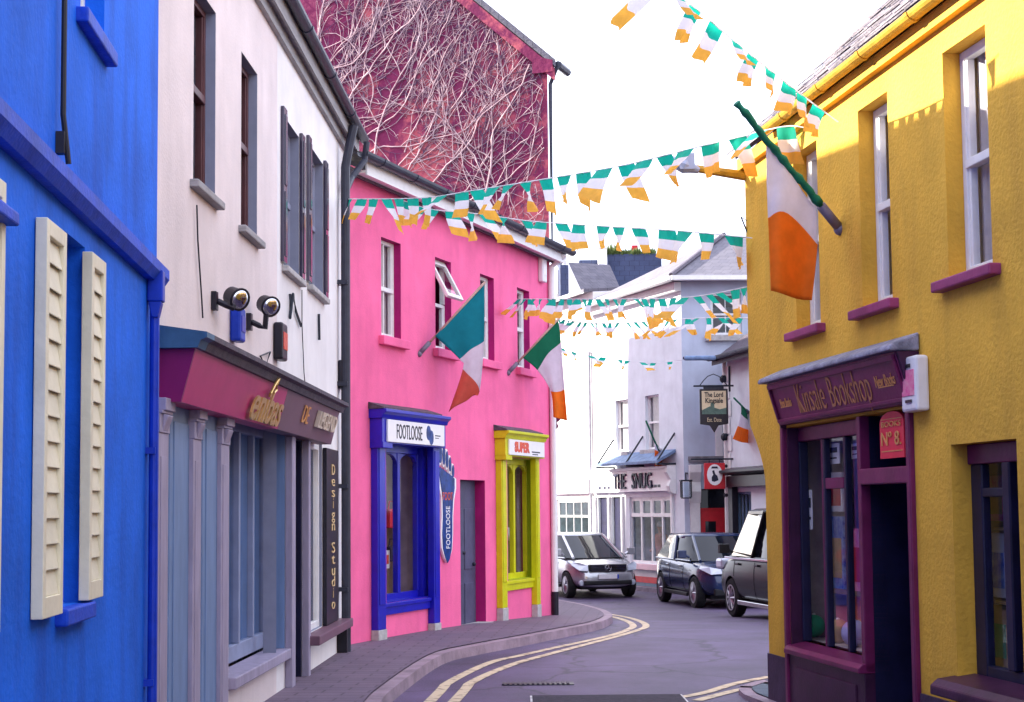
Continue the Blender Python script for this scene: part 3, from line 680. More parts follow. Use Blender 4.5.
# stock in the pink house windows
mat('toy_red', (.65, .03, .06), .5, .2, 12); mat('dark_cloth', (.04, .03, .06), .8, .3, 10); mat('pattern_cloth', (.45, .12, .35), .8, .6, 22, c2=(.10, .10, .35)); mat('toy_card', (.75, .75, .78), .5, .1, 8)
def stock(u, z, w, h, m, name, label, cat, grp, v=.34, kind=0):
    t = thing(name, label, cat, FM(PINK, u, v, z), grp); b = MB(PINK)
    if kind == 0: b.box(u - w / 2, u + w / 2, v, v + .12, z, z + h); b.build('side', m, t, bevel=.02); b = MB(PINK); b.tube([(u - w * .3, v + .06, z + h), (u - w * .2, v + .06, z + h + .10), (u + w * .2, v + .06, z + h + .10), (u + w * .3, v + .06, z + h)], .01, 6); b.build('handle', m, t)
    elif kind == 1: b.ball((u, v, z + w / 2), w / 2, 14); b.build('balloon_skin', m, t, smooth=True); MB(PINK).tube([(u, v, z + .01), (u, v, z - .0), (u + .02, v, z - .02)], .006, 5).build('knot', m, t)
    elif kind == 2: b.box(u - w / 2, u + w / 2, v - .1, v - .092, z, z + h); b.build('card', m, t); b = MB(PINK); b.box(u - w * .3, u + w * .3, v - .104, v - .1005, z + h * .25, z + h * .75); b.build('print', 'red_letter', t)
    else:
        n = 12; P = []
        for k in range(n + 1):
            x = u - w / 2 + w * k / n; y = v + .03 * math.sin(k * 1.4); P += [(x, y, z), (u + (x - u) * .7, y, z + h)]
        b.add(P, [(2 * k, 2 * k + 2, 2 * k + 3, 2 * k + 1) for k in range(n)]); b.build('fabric', m, t, smooth=True); MB(PINK).tube([(u - w * .38, v, z + h), (u, v, z + h + .05), (u + w * .38, v, z + h)], .008, 5).build('hanger', 'iron', t)
    return t
a, c, e, f = Bh; ue = PINK.u(418, 520, .12); wv = ue - a; g = 'goods in the blue shop window'
stock(a + wv * .80, e + .95, .34, .26, 'toy_red', 'handbag', 'red handbag on a stand in the right pane of the blue window', 'bag', g); stock(a + wv * .80, e + .50, .30, .20, 'dark_cloth', 'handbag', 'dark handbag below the red one in the blue window', 'bag', g)
stock(a + wv * .30, e + .40, .20, .2, 'toy_pink2' if 'toy_pink2' in MATS else 'toy_red', 'balloon', 'red balloon beside a white card in the left pane of the blue window', 'balloon', g, kind=1); stock(a + wv * .42, e + .42, .16, .24, 'toy_card', 'price_card', 'white price card in the left pane of the blue window', 'card', g, kind=2)
stock(a + wv * .35, e + .05, .5, .22, 'pattern_cloth', 'folded_cloth', 'pink patterned cloth on the floor of the blue window', 'cloth', g, kind=3)
a, c, e, f = Lh; ue = PINK.u(527, 520, .12); wv = ue - a; g = 'goods in the lime shop window'
stock(a + wv * .30, e + .85, .30, .75, 'dark_cloth', 'dress', 'dark dress hanging in the left pane of the lime window', 'clothing', g, kind=3); stock(a + wv * .30, e + .08, .32, .62, 'pattern_cloth', 'dress', 'patterned skirt hanging below the dark dress in the lime window', 'clothing', g, kind=3); stock(a + wv * .78, e + .62, .2, .2, 'toy_card', 'balloon', 'pale paper balloon in the right pane of the lime window', 'balloon', g, kind=1)
# the big foot shaped board
fu = [PINK.uz(x, y, -.05) for x, y in ((439, 470), (440, 458), (442, 447), (445, 443))]
cx, ztoe = PINK.uz(447, 468, -.05); zbot = PINK.z(448, 564, -.05); hw = (PINK.u(455, 500, -.05) - PINK.u(440, 500, -.05)) / 2 * 1.12
ft = thing('foot_sign', 'tall dark blue foot shaped board with white outline between blue window and door', 'sign', FM(PINK, cx, -.05, zbot))
H_ = ztoe - zbot
prof = [(0, -1 + 1), (-.25, .05), (-.55, .16), (-.62, .3), (-.52, .5), (-.55, .7), (-.85, .88), (-1.0, .98), (-.9, 1.02), (.6, .93), (.95, .90), (.95, .8), (.75, .68), (.62, .5), (.6, .3), (.5, .14), (.25, .04)]
def foot(k, v0, v1):
    b = MB(PINK); b.prism([(cx + hw * x * k, zbot + H_ * .5 + (z - .5) * H_ * (1 if k == 1 else .975)) for x, z in prof], v0, v1)
    for i, (tx, tz, tl, tr) in enumerate(((-.78, 1.14, .16, .20), (-.35, 1.13, .17, .16), (.02, 1.09, .15, .15), (.38, 1.04, .13, .14), (.74, .97, .11, .13))):
        n = 12; b.prism([(cx + hw * (tx + tr * k * math.cos(2 * math.pi * q / n)), zbot + H_ * (tz + tl * .62 * k * math.sin(2 * math.pi * q / n) * (1.0))) for q in range(n)], v0, v1)
    return b
foot(1.2, -.045, -.01).build('rim', 'sign_white', ft); foot(.93, -.055, -.046).build('face', 'foot_blue', ft)
text('FOOT', FM(PINK, cx, -.058, zbot + H_ * .70), .16, 'red_letter', ft, extrude=.002, width=hw * 1.2)
text('FOOTLOOSE', PINK.m @ Matrix.Translation((cx + hw * .05, -.058, zbot + H_ * .38)) @ Matrix.Rotation(R(-90), 4, 'Y'), .20, 'sign_white', ft, extrude=.002, width=H_ * .44)
# corner pipe, alarm
u = PINK.L - .07
dp = thing('downpipe', 'white downpipe with black foot at the far corner of the pink house', 'downpipe', FM(PINK, u, -.05, gz(25)), 'downpipes')
b = MB(PINK); b.tube([(u, -.06, gz(25) + .35), (u, -.06, ZP - .1), (u, -.3, ZP + .1)], .055, 12); b.build('pipe', 'white_paint', dp)
MB(PINK).tube([(u, -.06, gz(25) - .05), (u, -.06, gz(25) + .35)], .06, 12).build('pipe_foot', 'black_paint', dp)
alarm(PINK, 540, 270, .22, .42, 'small white alarm box under the eave at the pink house corner', 'bell_white', 'sign_white')
# a scrolled bracket sign seen edge on at the pink corner
t = thing('bracket_sign', 'small dark red scrolled hanging sign at the corner of the pink house', 'sign', FM(PINK, PINK.L - .02, 0, 2.9))
p = at(557, 412, C3.y + .1); 
b = MB(Matrix.Translation(p)); b.prism([(-.06, .28), (.02, .3), (.08, .2), (.05, .1), (.1, .0), (.07, -.12), (-.02, -.2), (-.06, -.1)], -.03, .03); b.build('plate', 'burgundy', t, bevel=.01)
p2 = at(555, 426, C3.y + .1); b = MB(Matrix.Translation(p2)); b.ball((0, 0, 0), .06); b.build('finial', 'burgundy', t, smooth=True)
b = MB(); pe = Vector((C3.x - .02, C3.y + .05, p.z + .3)); b.tube([pe, (p.x + .02, p.y, p.z + .3), (p.x, p.y, p.z + .25)], .015, 6); b.build('bracket', 'iron', t)
mat('interior_blue', (.36, .46, .56), .8, .4, 2); mat('interior_teal', (.22, .34, .38), .8, .4, 2); mat('sill_pale', (.75, .50, .55), .5, .1, 5)
# ================================================================== MAROON GABLE HOUSE
gd = -PINK.n * -1.0                    # inward of the pink wall = along the gable, away to the left
g0 = Vector((C3.x, C3.y, 0)) + PINK.d * .02
gEnd = g0 + PINK.n * 9.6
GAB = Facade((gEnd.x, gEnd.y), (g0.x, g0.y))     # seen from the camera: left end -> right corner
uc, ze_g = GAB.uz(553, 60); zr1 = GAB.uz(480, 0)
LG = GAB.L; slope = (zr1[1] - ze_g) / (uc - zr1[0]); print('gable', LG, uc, ze_g, zr1, slope)
ur = LG - 4.8; zr_g = ze_g + slope * 4.8
mh = thing('gable_house', 'tall maroon gable with bare creeper stems rising above the pink roof', 'house', FM(GAB, LG, 0, 0))
b = MB(GAB); Dp = 22.0; sk = Vector((0, 0, 0))
dv = Vector((PC.x - PB.x, PC.y - PB.y, 0)).normalized() * -1       # the side street runs this way
dl = Vector((dv.dot(GAB.d), dv.dot(GAB.n), 0)) * Dp
P = [Vector((0, 0, -1)), Vector((LG, 0, -1)), Vector((LG, 0, ze_g)), Vector((ur, 0, zr_g)), Vector((0, 0, ze_g))]
Q = [p + dl for p in P]
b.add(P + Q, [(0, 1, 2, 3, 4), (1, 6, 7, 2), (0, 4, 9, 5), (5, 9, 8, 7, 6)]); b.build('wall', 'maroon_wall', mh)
b = MB(GAB); ov = .22; vo = -.07
for (pa, pb) in (((LG + ov * .8, ze_g - ov * slope * .8), (ur, zr_g)), ((ur, zr_g), (-ov, ze_g - ov * slope))):
    A = Vector((pa[0], vo, pa[1] + .02)); B_ = Vector((pb[0], vo, pb[1] + .02)); up = Vector((0, 0, .12))
    X = [A, B_, B_ + up, A + up]; b.add(X + [x + dl + Vector((0, .07, 0)) for x in X], [(0, 1, 2, 3), (4, 7, 6, 5), (0, 4, 5, 1), (1, 5, 6, 2), (2, 6, 7, 3), (3, 7, 4, 0)])
b.build('roof', 'slate_roof', mh)
b = MB(GAB); k = .30
A = [(LG + .14, ze_g - .14 * slope - .02), (ur, zr_g - .02), (ur, zr_g - .30), (LG + .14, ze_g - .14 * slope - .24)]
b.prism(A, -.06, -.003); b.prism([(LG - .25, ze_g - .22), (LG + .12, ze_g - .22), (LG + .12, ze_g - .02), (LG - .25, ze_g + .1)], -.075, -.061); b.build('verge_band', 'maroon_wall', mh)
b = MB(GAB); b.tube([(LG + .20, -.02, ze_g - .10), (LG + .20, .5, ze_g - .10)], .07, 8); b.tube([(LG + .18, -.0, ze_g - .12), (LG + .03, .06, ze_g - .4), (LG + .03, .06, -.3)], .035, 8); b.build('gutter', 'gutter_dark', mh)
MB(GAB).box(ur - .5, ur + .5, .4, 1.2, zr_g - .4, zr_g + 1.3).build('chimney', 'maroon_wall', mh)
# creeper: bare stems climbing the gable --------------------------------------
mat('vine_bark', (.60, .44, .46), .85, .35, 5, .3, c2=(.26, .15, .19))
mat('vine_dark', (.10, .06, .12), .85, .3, 12)
rv = random.Random(11)
vn = thing('creeper', 'leafless creeper with pale branching stems spread over the maroon gable', 'climbing plant', FM(GAB, LG - 2.5, -.02, 6))
stems, twigs = MB(GAB), MB(GAB); dark = MB(GAB)
def inside(u, z): return .02 < u < LG - .05 and z < min(ze_g + slope * (LG - u), ze_g + (u) * slope) - .12 and z > 4.6
def grow(u, z, ang, ln, r, lev):
    pts = [(u, -.02 - r, z)]; rs = [r]; n = max(3, int(ln / .16)); a = ang
    for i in range(n):
        a += rv.gauss(0, .20) + (.06 * (1.15 - a))
        u += math.cos(a) * ln / n; z += math.sin(a) * ln / n
        if not inside(u, z): break
        r2 = r * (1 - .6 * (i + 1) / n); pts.append((u, -.015 - r2 - rv.random() * .02, z)); rs.append(r2)
        if lev < 3 and rv.random() < (.40, .36, .22)[lev]:
            grow(u, z, a + rv.choice((-1, 1)) * rv.uniform(.35, .95), ln * rv.uniform(.3, .6), r2 * .72, lev + 1)
        if rv.random() < .38:
            q = a + rv.choice((-1, 1)) * rv.uniform(.4, 1.3); l2 = rv.uniform(.08, .34); uu, zz = u + math.cos(q) * l2, z + math.sin(q) * l2
            if inside(uu, zz): (dark if rv.random() < .5 else twigs).tube([(u, -.02, z), ((u + uu) / 2 + .02, -.035, (z + zz) / 2 + .015), (uu, -.02, zz)], [.006, .004, .003], 4, cap=False)
    if len(pts) > 1: (stems if lev < 2 else (twigs if rv.random() < .62 else dark)).tube(pts, rs, 5 if lev < 2 else 4, cap=False)
for (px, py, ang, ln, r) in ((484, 186, 1.25, 3.6, .034), (484, 186, .55, 2.4, .026), (470, 170, 2.2, 2.6, .026), (520, 200, .9, 1.9, .022), (505, 215, 1.5, 2.3, .022), (436, 170, 1.1, 3.4, .030), (436, 165, .45, 3.2, .026), (392, 140, 1.0, 3.6, .034), (392, 142, .35, 3.4, .026), (350, 100, .9, 3.2, .036), (336, 66, .8, 2.8, .032), (330, 70, .4, 4.2, .026), (312, 40, 1.0, 2.6, .03), (322, 30, 1.3, 2.4, .026), (455, 190, .8, 2.8, .022), (408, 160, .75, 3.6, .024), (370, 128, .6, 4.4, .026), (352, 96, .45, 4.6, .022), (520, 160, 1.3, 2.0, .02), (545, 240, 1.5, 2.0, .02), (535, 235, 1.0, 1.2, .018), (498, 130, 1.4, 2.2, .022), (420, 110, 1.2, 2.5, .024), (380, 70, 1.3, 2.2, .024), (460, 90, 1.2, 2.0, .02), (535, 150, 1.3, 1.8, .02), (510, 90, 1.0, 1.6, .02), (528, 215, .9, 1.2, .016), (400, 30, 1.2, 2, .02), (440, 40, .9, 2, .02), (500, 70, 1.9, 1.6, .018)):
    u, z = GAB.uz(px, py); grow(u - .8 * math.cos(ang), max(4.7, z - .8 * math.sin(ang)), ang, ln + .8, r * .5, 0)
stems.build('stem', 'vine_bark', vn, smooth=True, fix=False); twigs.build('twigs', 'vine_bark', vn, fix=False); dark.build('dark_twigs', 'vine_dark', vn, fix=False)

# ================================================================== PUB
ZE = PUBR.z(715, 277); ZEL = PUB.z(683, 280); print('pub eave', ZE, ZEL, 'len', PUB.L)
ZE = (ZE + ZEL) / 2
GP = gz(42)
pb = thing('pub', 'white corner pub with hipped slate roof and red plinth', 'pub', FM(PUB, PUB.L, 0, GP))
q1 = PUB.rect((615, 401), (628.5, 451)); q2 = PUB.rect((645, 396), (659.5, 449))
zt_ = (q1[3] + q2[3]) / 2; zb_ = (q1[2] + q2[2]) / 2; pwn = [(q1[0], q1[1], zb_, zt_), (q2[0], q2[1], zb_, zt_)]
zdt = PUB.z(610, 497); zst = PUB.z(650, 497); zsb = PUB.z(650, 564)
dA = (PUB.u(598.5, 540), PUB.u(609, 540), -1.4, zdt); dB = (PUB.u(612, 540), PUB.u(622, 540), -1.4, zdt)
sW = (PUB.u(630, 540), PUB.u(672, 540), zsb, zst)
shell('wall', PUB, ZE, 6, pwn + [dA, dB, sW], .12, 'pub_wall', pb, zb=-1.5, ends=(True, False))
for w in pwn:
    sash(PUB, w, .09, pb, 'white_paint', .05, .5, curtain='net_curtain')
    MB(PUB).box(w[0] - .15, w[1] + .15, -.12, .08, w[2] - .12, w[2] - .003).build('sill', 'concrete', pb, bevel=.01)
b = MB(PUB); b.box(sW[0] - .1, PUB.L + .03, -.03, -.002, -1.0, PUB.z(650, 577)); b.build('plinth', 'red_paint', pb, bevel=.005)
for d in (dA, dB):
    b = MB(PUB); b.box(d[0], d[1], .08, .12, d[2], d[3]); b.box(d[0] + .08, d[1] - .08, .07, .081, .2, 1.1); b.build('door', 'navy_paint', pb, bevel=.005)
b = MB(PUB)
for x in (dA[0] - .12, (dA[1] + dB[0]) / 2, dB[1] + .12, sW[1] + .1): b.box(x - .05, x + .05, -.07, -.002, -1.0, zdt + .02)
b.build('pilaster', 'white_paint', pb, bevel=.008)
zf0, zf1 = PUB.z(630, 492), PUB.z(630, 471)
b = MB(PUB); b.box(dA[0] - .2, sW[1] + .12, -.14, -.002, zf0, zf1); b.box(dA[0] - .25, sW[1] + .15, -.18, -.002, zf1, zf1 + .08); b.build('fascia', 'sign_white', pb, bevel=.006)
b = MB(PUB); pts = [(-.002, zf1 + .10), (-.26, zf1 + .08), (-.28, zf1 - .1), (-.16, zf1 - .3), (-.22, zf0 + .12), (-.16, zf0 - .05), (-.002, zf0 - .1)]; b.extr(pts, sW[1] + .13, sW[1] + .30); b.build('console', 'white_paint', pb, bevel=.01)
sg = thing('pub_sign', 'large dark blue raised capital letters on the white fascia of the corner pub', 'sign', FM(PUB, sW[0], -.15, zf0))
zm = (zf0 + zf1) / 2 - .02
text('THE', FM(PUB, PUB.u(620, 480, -.15), -.165, zm), .62, 'navy_paint', sg, extrude=.02, width=PUB.u(626, 480) - PUB.u(614, 480))
text('SNUG', FM(PUB, PUB.u(642, 480, -.15), -.165, zm), .62, 'navy_paint', sg, extrude=.02, width=PUB.u(652, 480) - PUB.u(632.5, 480))
b = MB(PUB)
for xa in (603, 608, 612): b.box(PUB.u(xa, 490), PUB.u(xa + 2.4, 490), -.146, -.139, zf0 + .10, zf0 + .18)
for xa in (655, 658.6, 662.2): b.box(PUB.u(xa, 490), PUB.u(xa + 3, 490), -.146, -.139, zf0 + .10, zf0 + .18)
b.build('small_print', 'navy_paint', sg)
# window with arched top lights
a, c, e, f = sW; b = MB(PUB); v = .05
xs = [a + (c - a) * k / 4 for k in range(5)]; zt = PUB.z(650, 515)
for x in xs: b.box(x - .035, x + .035, v, v + .07, e, f)
b.box(a, c, v, v + .07, e, e + .08); b.box(a, c, v - .01, v + .075, zt - .05, zt + .05); b.box(a, c, v, v + .07, f - .06, f)
for k in range(4):
    x0, x1 = xs[k] + .035, xs[k + 1] - .035; xm = (x0 + x1) / 2; r_ = (x1 - x0) / 2; pts = []
    for i in range(13): q = math.pi * i / 12; pts.append((xm + r_ * .86 * math.cos(q), zt + .38 + (f - .08 - zt - .40) * math.sin(q)))
    for (i0, i1, cx) in ((0, 6, x1), (6, 12, x0)): b.prism(([(cx, f - .061), (cx, zt + .38)] + pts[0:7] + [(xm, f - .061)]) if i0 == 0 else ([(xm, f - .061)] + pts[6:13] + [(cx, zt + .38), (cx, f - .061)]), v + .01, v + .06)
    b.box(x0, x0 + .06, v + .01, v + .06, zt + .05, zt + .38); b.box(x1 - .06, x1, v + .01, v + .06, zt + .05, zt + .38)
o = b.build('shop_window', 'white_paint', pb, fix=True)
MB(PUB).quad((a, v + .04, e), (c, v + .04, e), (c, v + .04, f), (a, v + .04, f)).build('pane', 'glass_tint', o)
MB(PUB).box(a - .1, c + .1, -.14, .05, e - .16, e - .003).build('shop_sill', 'sill_pale', pb, bevel=.01) if 'sill_pale' in MATS else MB(PUB).box(a - .1, c + .1, -.14, .05, e - .16, e - .003).build('shop_sill', 'white_paint', pb, bevel=.01)
room(PUB, a - .3, c + .2, e - .3, f + .1, .14, 1.2, 'interior_blue', pb) if 'interior_blue' in MATS else room(PUB, a - .3, c + .2, e - .3, f + .1, .14, 2.2, 'interior', pb)
# iron framed slate canopy
zc0 = PUB.z(640, 467); cn = thing('canopy', 'narrow slate blue canopy on iron rods above the pub fascia', 'canopy', FM(PUB, sW[0], 0, zc0))
mat('canopy_blue', (.16, .24, .40), .6, .3, 6, .2)
ca, cc = PUB.u(604, 467, -.3), PUB.u(666, 467, -.3)
b = MB(PUB); b.extr([(0, zc0 + .42), (-.55, zc0 + .12), (-.55, zc0 + .05), (0, zc0 + .34)], ca, cc); b.build('slab', 'canopy_blue', cn)
for x in (ca + .05, (ca + cc) / 2, cc - .05):
    b = MB(PUB); b.tube([(x, -.53, zc0 + .12), (x, 0, zc0 + .85)], .025, 6); b.box(x - .05, x + .05, -.57, -.0, zc0 + .0, zc0 + .05); b.build('iron_rod', 'iron', cn)
# right hand face
PRH = [PUBR.rect((710, 293), (742, 335))]; rd = PUBR.rect((700, 488), (727, 575)); rd = (rd[0], rd[1], -1.4, PUBR.z(712, 489))
rs_ = PUBR.rect((716, 432), (727, 448))
shell('side_wall', PUBR, ZE, 6, PRH + [rd], .14, 'pub_wall_shaded', pb, zb=-1.5, u0=.0, ends=(False, True))
w = PRH[0]; sash(PUBR, w, .10, pb, 'white_paint', .06, .5, bars=1)
MB(PUBR).box(w[0] - .15, w[1] + .2, -.14, .08, w[2] - .16, w[2] - .003).build('sill', 'concrete', pb, bevel=.01)
b = MB(PUBR); b.box(rd[0], rd[1], .08, .13, rd[2], rd[3] - .55); dw = rd[1] - rd[0]
d = b.build('side_door', 'red_paint', pb, bevel=.006)
b = MB(PUBR); b.box(rd[0] + dw * .2, rd[0] + dw * .62, .07, .081, .2, rd[3] - .85); b.build('pane', 'glass_dark', d)
MB(PUBR).box(rd[0], rd[1], .09, .12, rd[3] - .5, rd[3] - .002).build('fanlight', 'glass_dark', pb)
MB(PUBR).box(rd[0], rd[1], .06, .13, rd[3] - .55, rd[3] - .50).build('transom', 'red_paint', pb)
for xa in (690, 727):
    x0 = PUBR.u(xa, 520); b = MB(PUBR); b.box(x0, x0 + .26, -.10, -.002, -1.2, PUBR.z(695, 470)); zt = PUBR.z(695, 465); b.extr([(-.002, zt), (-.3, zt), (-.28, zt - .2), (-.13, zt - .45), (-.2, zt - .7), (-.11, zt - 1.0), (-.002, zt - 1.0)], x0 - .02, x0 + .28); b.build('pilaster', 'white_paint', pb, bevel=.008)
b = MB(PUBR); x0, x1 = PUBR.u(688, 450), PUBR.u(729, 450); z0 = PUBR.z(700, 461); b.box(x0, x1, -.16, -.002, z0 - .02, z0 + .12); b.build('string_course', 'slate_a', pb, bevel=.005)
b = MB(PUBR); x0 = PUBR.u(700, 440); b.box(PUBR.u(715, 440), PUBR.u(722, 440), -.12, -.002, PUBR.z(718, 460), PUBR.z(718, 425)); b.build('vent_box', 'white_paint', pb, bevel=.01)
# roof of the pub
A_ = PUB.m @ Vector((PUB.L, 0, ZE)); B_ = PUB.m @ Vector((0, 0, ZE)); D_ = PUBR.m @ Vector((6.5, 0, ZE))
nA = (PUB.n * -1 + PUBR.n * -1) * .34; A2 = A_ + nA; B2 = B_ + PUB.n * -.34 + PUB.d * -.3; D2 = D_ + PUBR.n * -.34
ap = at(724, 236, 44.6); rg = ap + PUBR.d * 5.5 + PUBR.n * .3; B3 = B2 + PUBR.d * 6 + Vector((0, 2.5, 0))
b = MB(); V = [A2, B2, D2, ap, rg, B3]; b.add(V + [v - Vector((0, 0, .10)) for v in V], [(0, 3, 1), (0, 2, 4, 3), (1, 3, 4, 5), (6, 7, 1, 0), (6, 0, 2, 8), (6, 9, 7), (6, 8, 10, 9), (7, 9, 10, 11)]); b.build('roof', 'slate_roof', pb)
b = MB(); b.tube([A2 + Vector((0, 0, .03)), ap + Vector((0, 0, .05))], .07, 6); b.build('hip_ridge', 'lead_dark', pb)
b = MB(); g1 = [B2, A2, D2]
for p, q in ((B2, A2), (A2, D2)):
    up = Vector((0, 0, .16)); nn = Vector((-(q - p).y, (q - p).x, 0)).normalized() * .12
    X = [p + Vector((0, 0, -.10)), q + Vector((0, 0, -.10)), q + Vector((0, 0, .02)), p + Vector((0, 0, .02))]
    b.add([x - nn for x in X] + [x + nn for x in X], [(0, 1, 2, 3), (4, 7, 6, 5), (0, 4, 5, 1), (1, 5, 6, 2), (2, 6, 7, 3), (3, 7, 4, 0)])
b.build('gutter', 'white_paint', pb)
MB(PUB).box(-.1, PUB.L + .02, -.2, -.003, ZE - .32, ZE - .09).build('eave_band', 'white_paint', pb)
# person standing in the pub window -------------------------------------------
mat('skin', (.55, .30, .22), .55, .1, 20); mat('shirt_coral', (.55, .20, .17), .8, .2, 20); mat('hair_white', (.6, .56, .52), .8, .2, 30); mat('eye_dark', (.03, .02, .02), .3, .1, 5)
def skin_mesh(pts, edges, rad, name, m, parent, M, sub=2):
    me = bpy.data.meshes.new(name); me.from_pydata(pts, edges, []); o = bpy.data.objects.new(name, me); col.objects.link(o)
    bm = bmesh.new(); bm.from_mesh(me); lay = bm.verts.layers.skin.verify()
    for v, r in zip(bm.verts, rad): v[lay].radius = (r, r); v[lay].use_root = (v.index == 0)
    bm.to_mesh(me); bm.free()
    o.modifiers.new('skin', 'SKIN'); s = o.modifiers.new('sub', 'SUBSURF'); s.levels = s.render_levels = sub
    dg = bpy.context.evaluated_depsgraph_get(); dg.update(); e = o.evaluated_get(dg); m2 = bpy.data.meshes.new_from_object(e)
    bpy.data.objects.remove(o)
    for p in m2.polygons: p.use_smooth = True
    m2.materials.clear(); m2.materials.append(MATS[m]); r = bpy.data.objects.new(name, m2); col.objects.link(r); r.parent = parent; WM[r.name] = WM[parent.name]
    return r
up_, zp_ = PUB.uz(661, 528, .55)
pr = thing('person', 'person with short white hair and coral top standing inside the pub window', 'person', FM(PUB, up_, .55, zp_ - 1.62) @ Matrix.Rotation(R(15), 4, 'Z'))
pts = [(0, 0, .95), (0, 0, 1.12), (0, -.01, 1.30), (0, 0, 1.42), (0, -.01, 1.50), (0, -.03, 1.60), (0, -.03, 1.68),
       (.19, 0, 1.39), (.25, -.02, 1.12), (.20, -.2, .98), (.16, -.28, 1.0), (-.19, 0, 1.39), (-.25, -.02, 1.12), (-.2, -.2, .98), (-.16, -.28, 1.0),
       (.10, 0, .9), (.11, -.01, .5), (.11, .02, .08), (.12, -.1, .03), (-.10, 0, .9), (-.11, -.01, .5), (-.11, .02, .08), (-.12, -.1, .03)]
edges = [(0, 1), (1, 2), (2, 3), (3, 4), (4, 5), (5, 6), (3, 7), (7, 8), (8, 9), (9, 10), (3, 11), (11, 12), (12, 13), (13, 14), (0, 15), (15, 16), (16, 17), (17, 18), (0, 19), (19, 20), (20, 21), (21, 22)]
rad = [.16, .15, .17, .09, .055, .085, .075, .065, .05, .038, .035, .065, .05, .038, .035, .09, .065, .045, .04, .09, .065, .045, .04]
body = skin_mesh(pts, edges, rad, 'body', 'skin', pr, None)
skin_mesh([(0, 0, .93), (0, 0, 1.12), (0, -.01, 1.30), (0, 0, 1.41), (.19, 0, 1.39), (.25, -.02, 1.13), (-.19, 0, 1.39), (-.25, -.02, 1.13)], [(0, 1), (1, 2), (2, 3), (3, 4), (4, 5), (3, 6), (6, 7)], [.175, .165, .185, .10, .078, .062, .078, .062], 'shirt', 'shirt_coral', pr, None)
MP = WM[pr.name]
b = MB(MP); b.lathe([(.105, 1.66), (.107, 1.72), (.09, 1.775), (.05, 1.805), (1e-4, 1.81)], 16, 'Z', (0, -.015, 0)); b.build('hair', 'hair_white', pr, smooth=True)
b = MB(MP); b.ball((.033, -.108, 1.655), .011, 8); b.ball((-.033, -.108, 1.655), .011, 8); b.build('eyes', 'eye_dark', pr, smooth=True)
b = MB(MP); b.tube([(0, -.105, 1.655), (0, -.135, 1.625), (0, -.11, 1.612)], [.01, .016, .012], 6); b.ball((.1, -.02, 1.64), .025, 8); b.ball((-.1, -.02, 1.64), .025, 8); b.build('nose_and_ears', 'skin', pr, smooth=True)
# hanging pub sign + lantern + round sign -------------------------------------
HS = Facade(xy(at(700, 420, 39.2)), xy(at(729, 420, 39.2)))
hs = thing('hanging_sign', 'black and cream hanging pub sign with tower picture and pointed foot', 'sign', FM(HS, 0, 0, HS.z(714, 432)))
z0, z1 = HS.z(714, 424), HS.z(714, 389); a, c = 0.0, HS.u(728, 410); w = c - a
b = MB(HS); b.prism([(a, z0), (a + w * .35, z0 - .04), (a + w / 2, z0 - .22), (a + w * .65, z0 - .04), (c, z0), (c, z1), (a, z1)], -.04, .04); b.build('board', 'black_paint', hs, bevel=.01)
mat('sign_cream', (.72, .60, .38), .5, .15, 4); mat('sign_sky', (.55, .52, .45), .5, .2, 4); mat('sign_hill', (.12, .20, .16), .6, .3, 8)
b = MB(HS); b.box(a + .05, c - .05, -.046, -.038, z0 + (z1 - z0) * .28, z1 - .05); b.build('picture_field', 'sign_cream', hs)
b = MB(HS); zz = z0 + (z1 - z0) * .28; b.prism([(a + .05, zz), (c - .05, zz), (c - .05, zz + .16), (a + w * .7, zz + .12), (a + w * .35, zz + .20), (a + .05, zz + .10)], -.050, -.045); b.prism([(a + w * .36, zz + .1), (a + w * .52, zz + .1), (a + w * .50, zz + .26), (a + w * .47, zz + .30), (a + w * .40, zz + .30), (a + w * .38, zz + .26)], -.053, -.0505); b.build('tower_picture', 'sign_hill', hs)
text('The Lord', FM(HS, a + w / 2, -.05, z1 - .15), .17, 'black_paint', hs, extrude=.003, width=w * .66, off=.004)
text('Kingsale', FM(HS, a + w / 2, -.05, z1 - .30), .17, 'black_paint', hs, extrude=.003, width=w * .62, off=.004)
text('Est. Date', FM(HS, a + w / 2, -.045, z0 + .10), .15, 'sign_cream', hs, extrude=.003, width=w * .5)
b = MB(HS); zz = z1 + .08; b.tube([(a - .15, 0, zz), (c + .15, 0, zz)], .025, 6); b.tube([(c + .05, 0, zz - .15), (c + .05, 0, zz + .5)], .03, 6); b.tube([(a + w * q, 0, zz + .30 * math.sin(math.pi * q)) for q in (0, .15, .3, .5, .7, .85, 1)], .013, 6); b.box(a + .1, c - .1, -.03, .03, z1, zz - .02); b.build('bracket', 'iron', hs)
cr = HS.z(714, 476); rs2 = Facade(xy(at(701, 476, 39.6)), xy(at(727, 476, 39.6)))
rs = thing('round_sign', 'red square sign with white oval and dark bird hanging above the red door', 'sign', FM(rs2, 0, 0, rs2.z(714, 490)))
w = rs2.L; z0, z1 = rs2.z(714, 489), rs2.z(714, 463); zm = (z0 + z1) / 2 + .03
b = MB(rs2); b.box(w * .12, w * .92, -.05, .05, z0, z1); b.build('board', 'red_paint', rs, bevel=.01)
b = MB(rs2); b.prism([(w * .52 + w * .30 * math.cos(q * .3142), zm + .27 * math.sin(q * .3142)) for q in range(20)], -.056, -.045); b.build('oval', 'sign_white', rs)
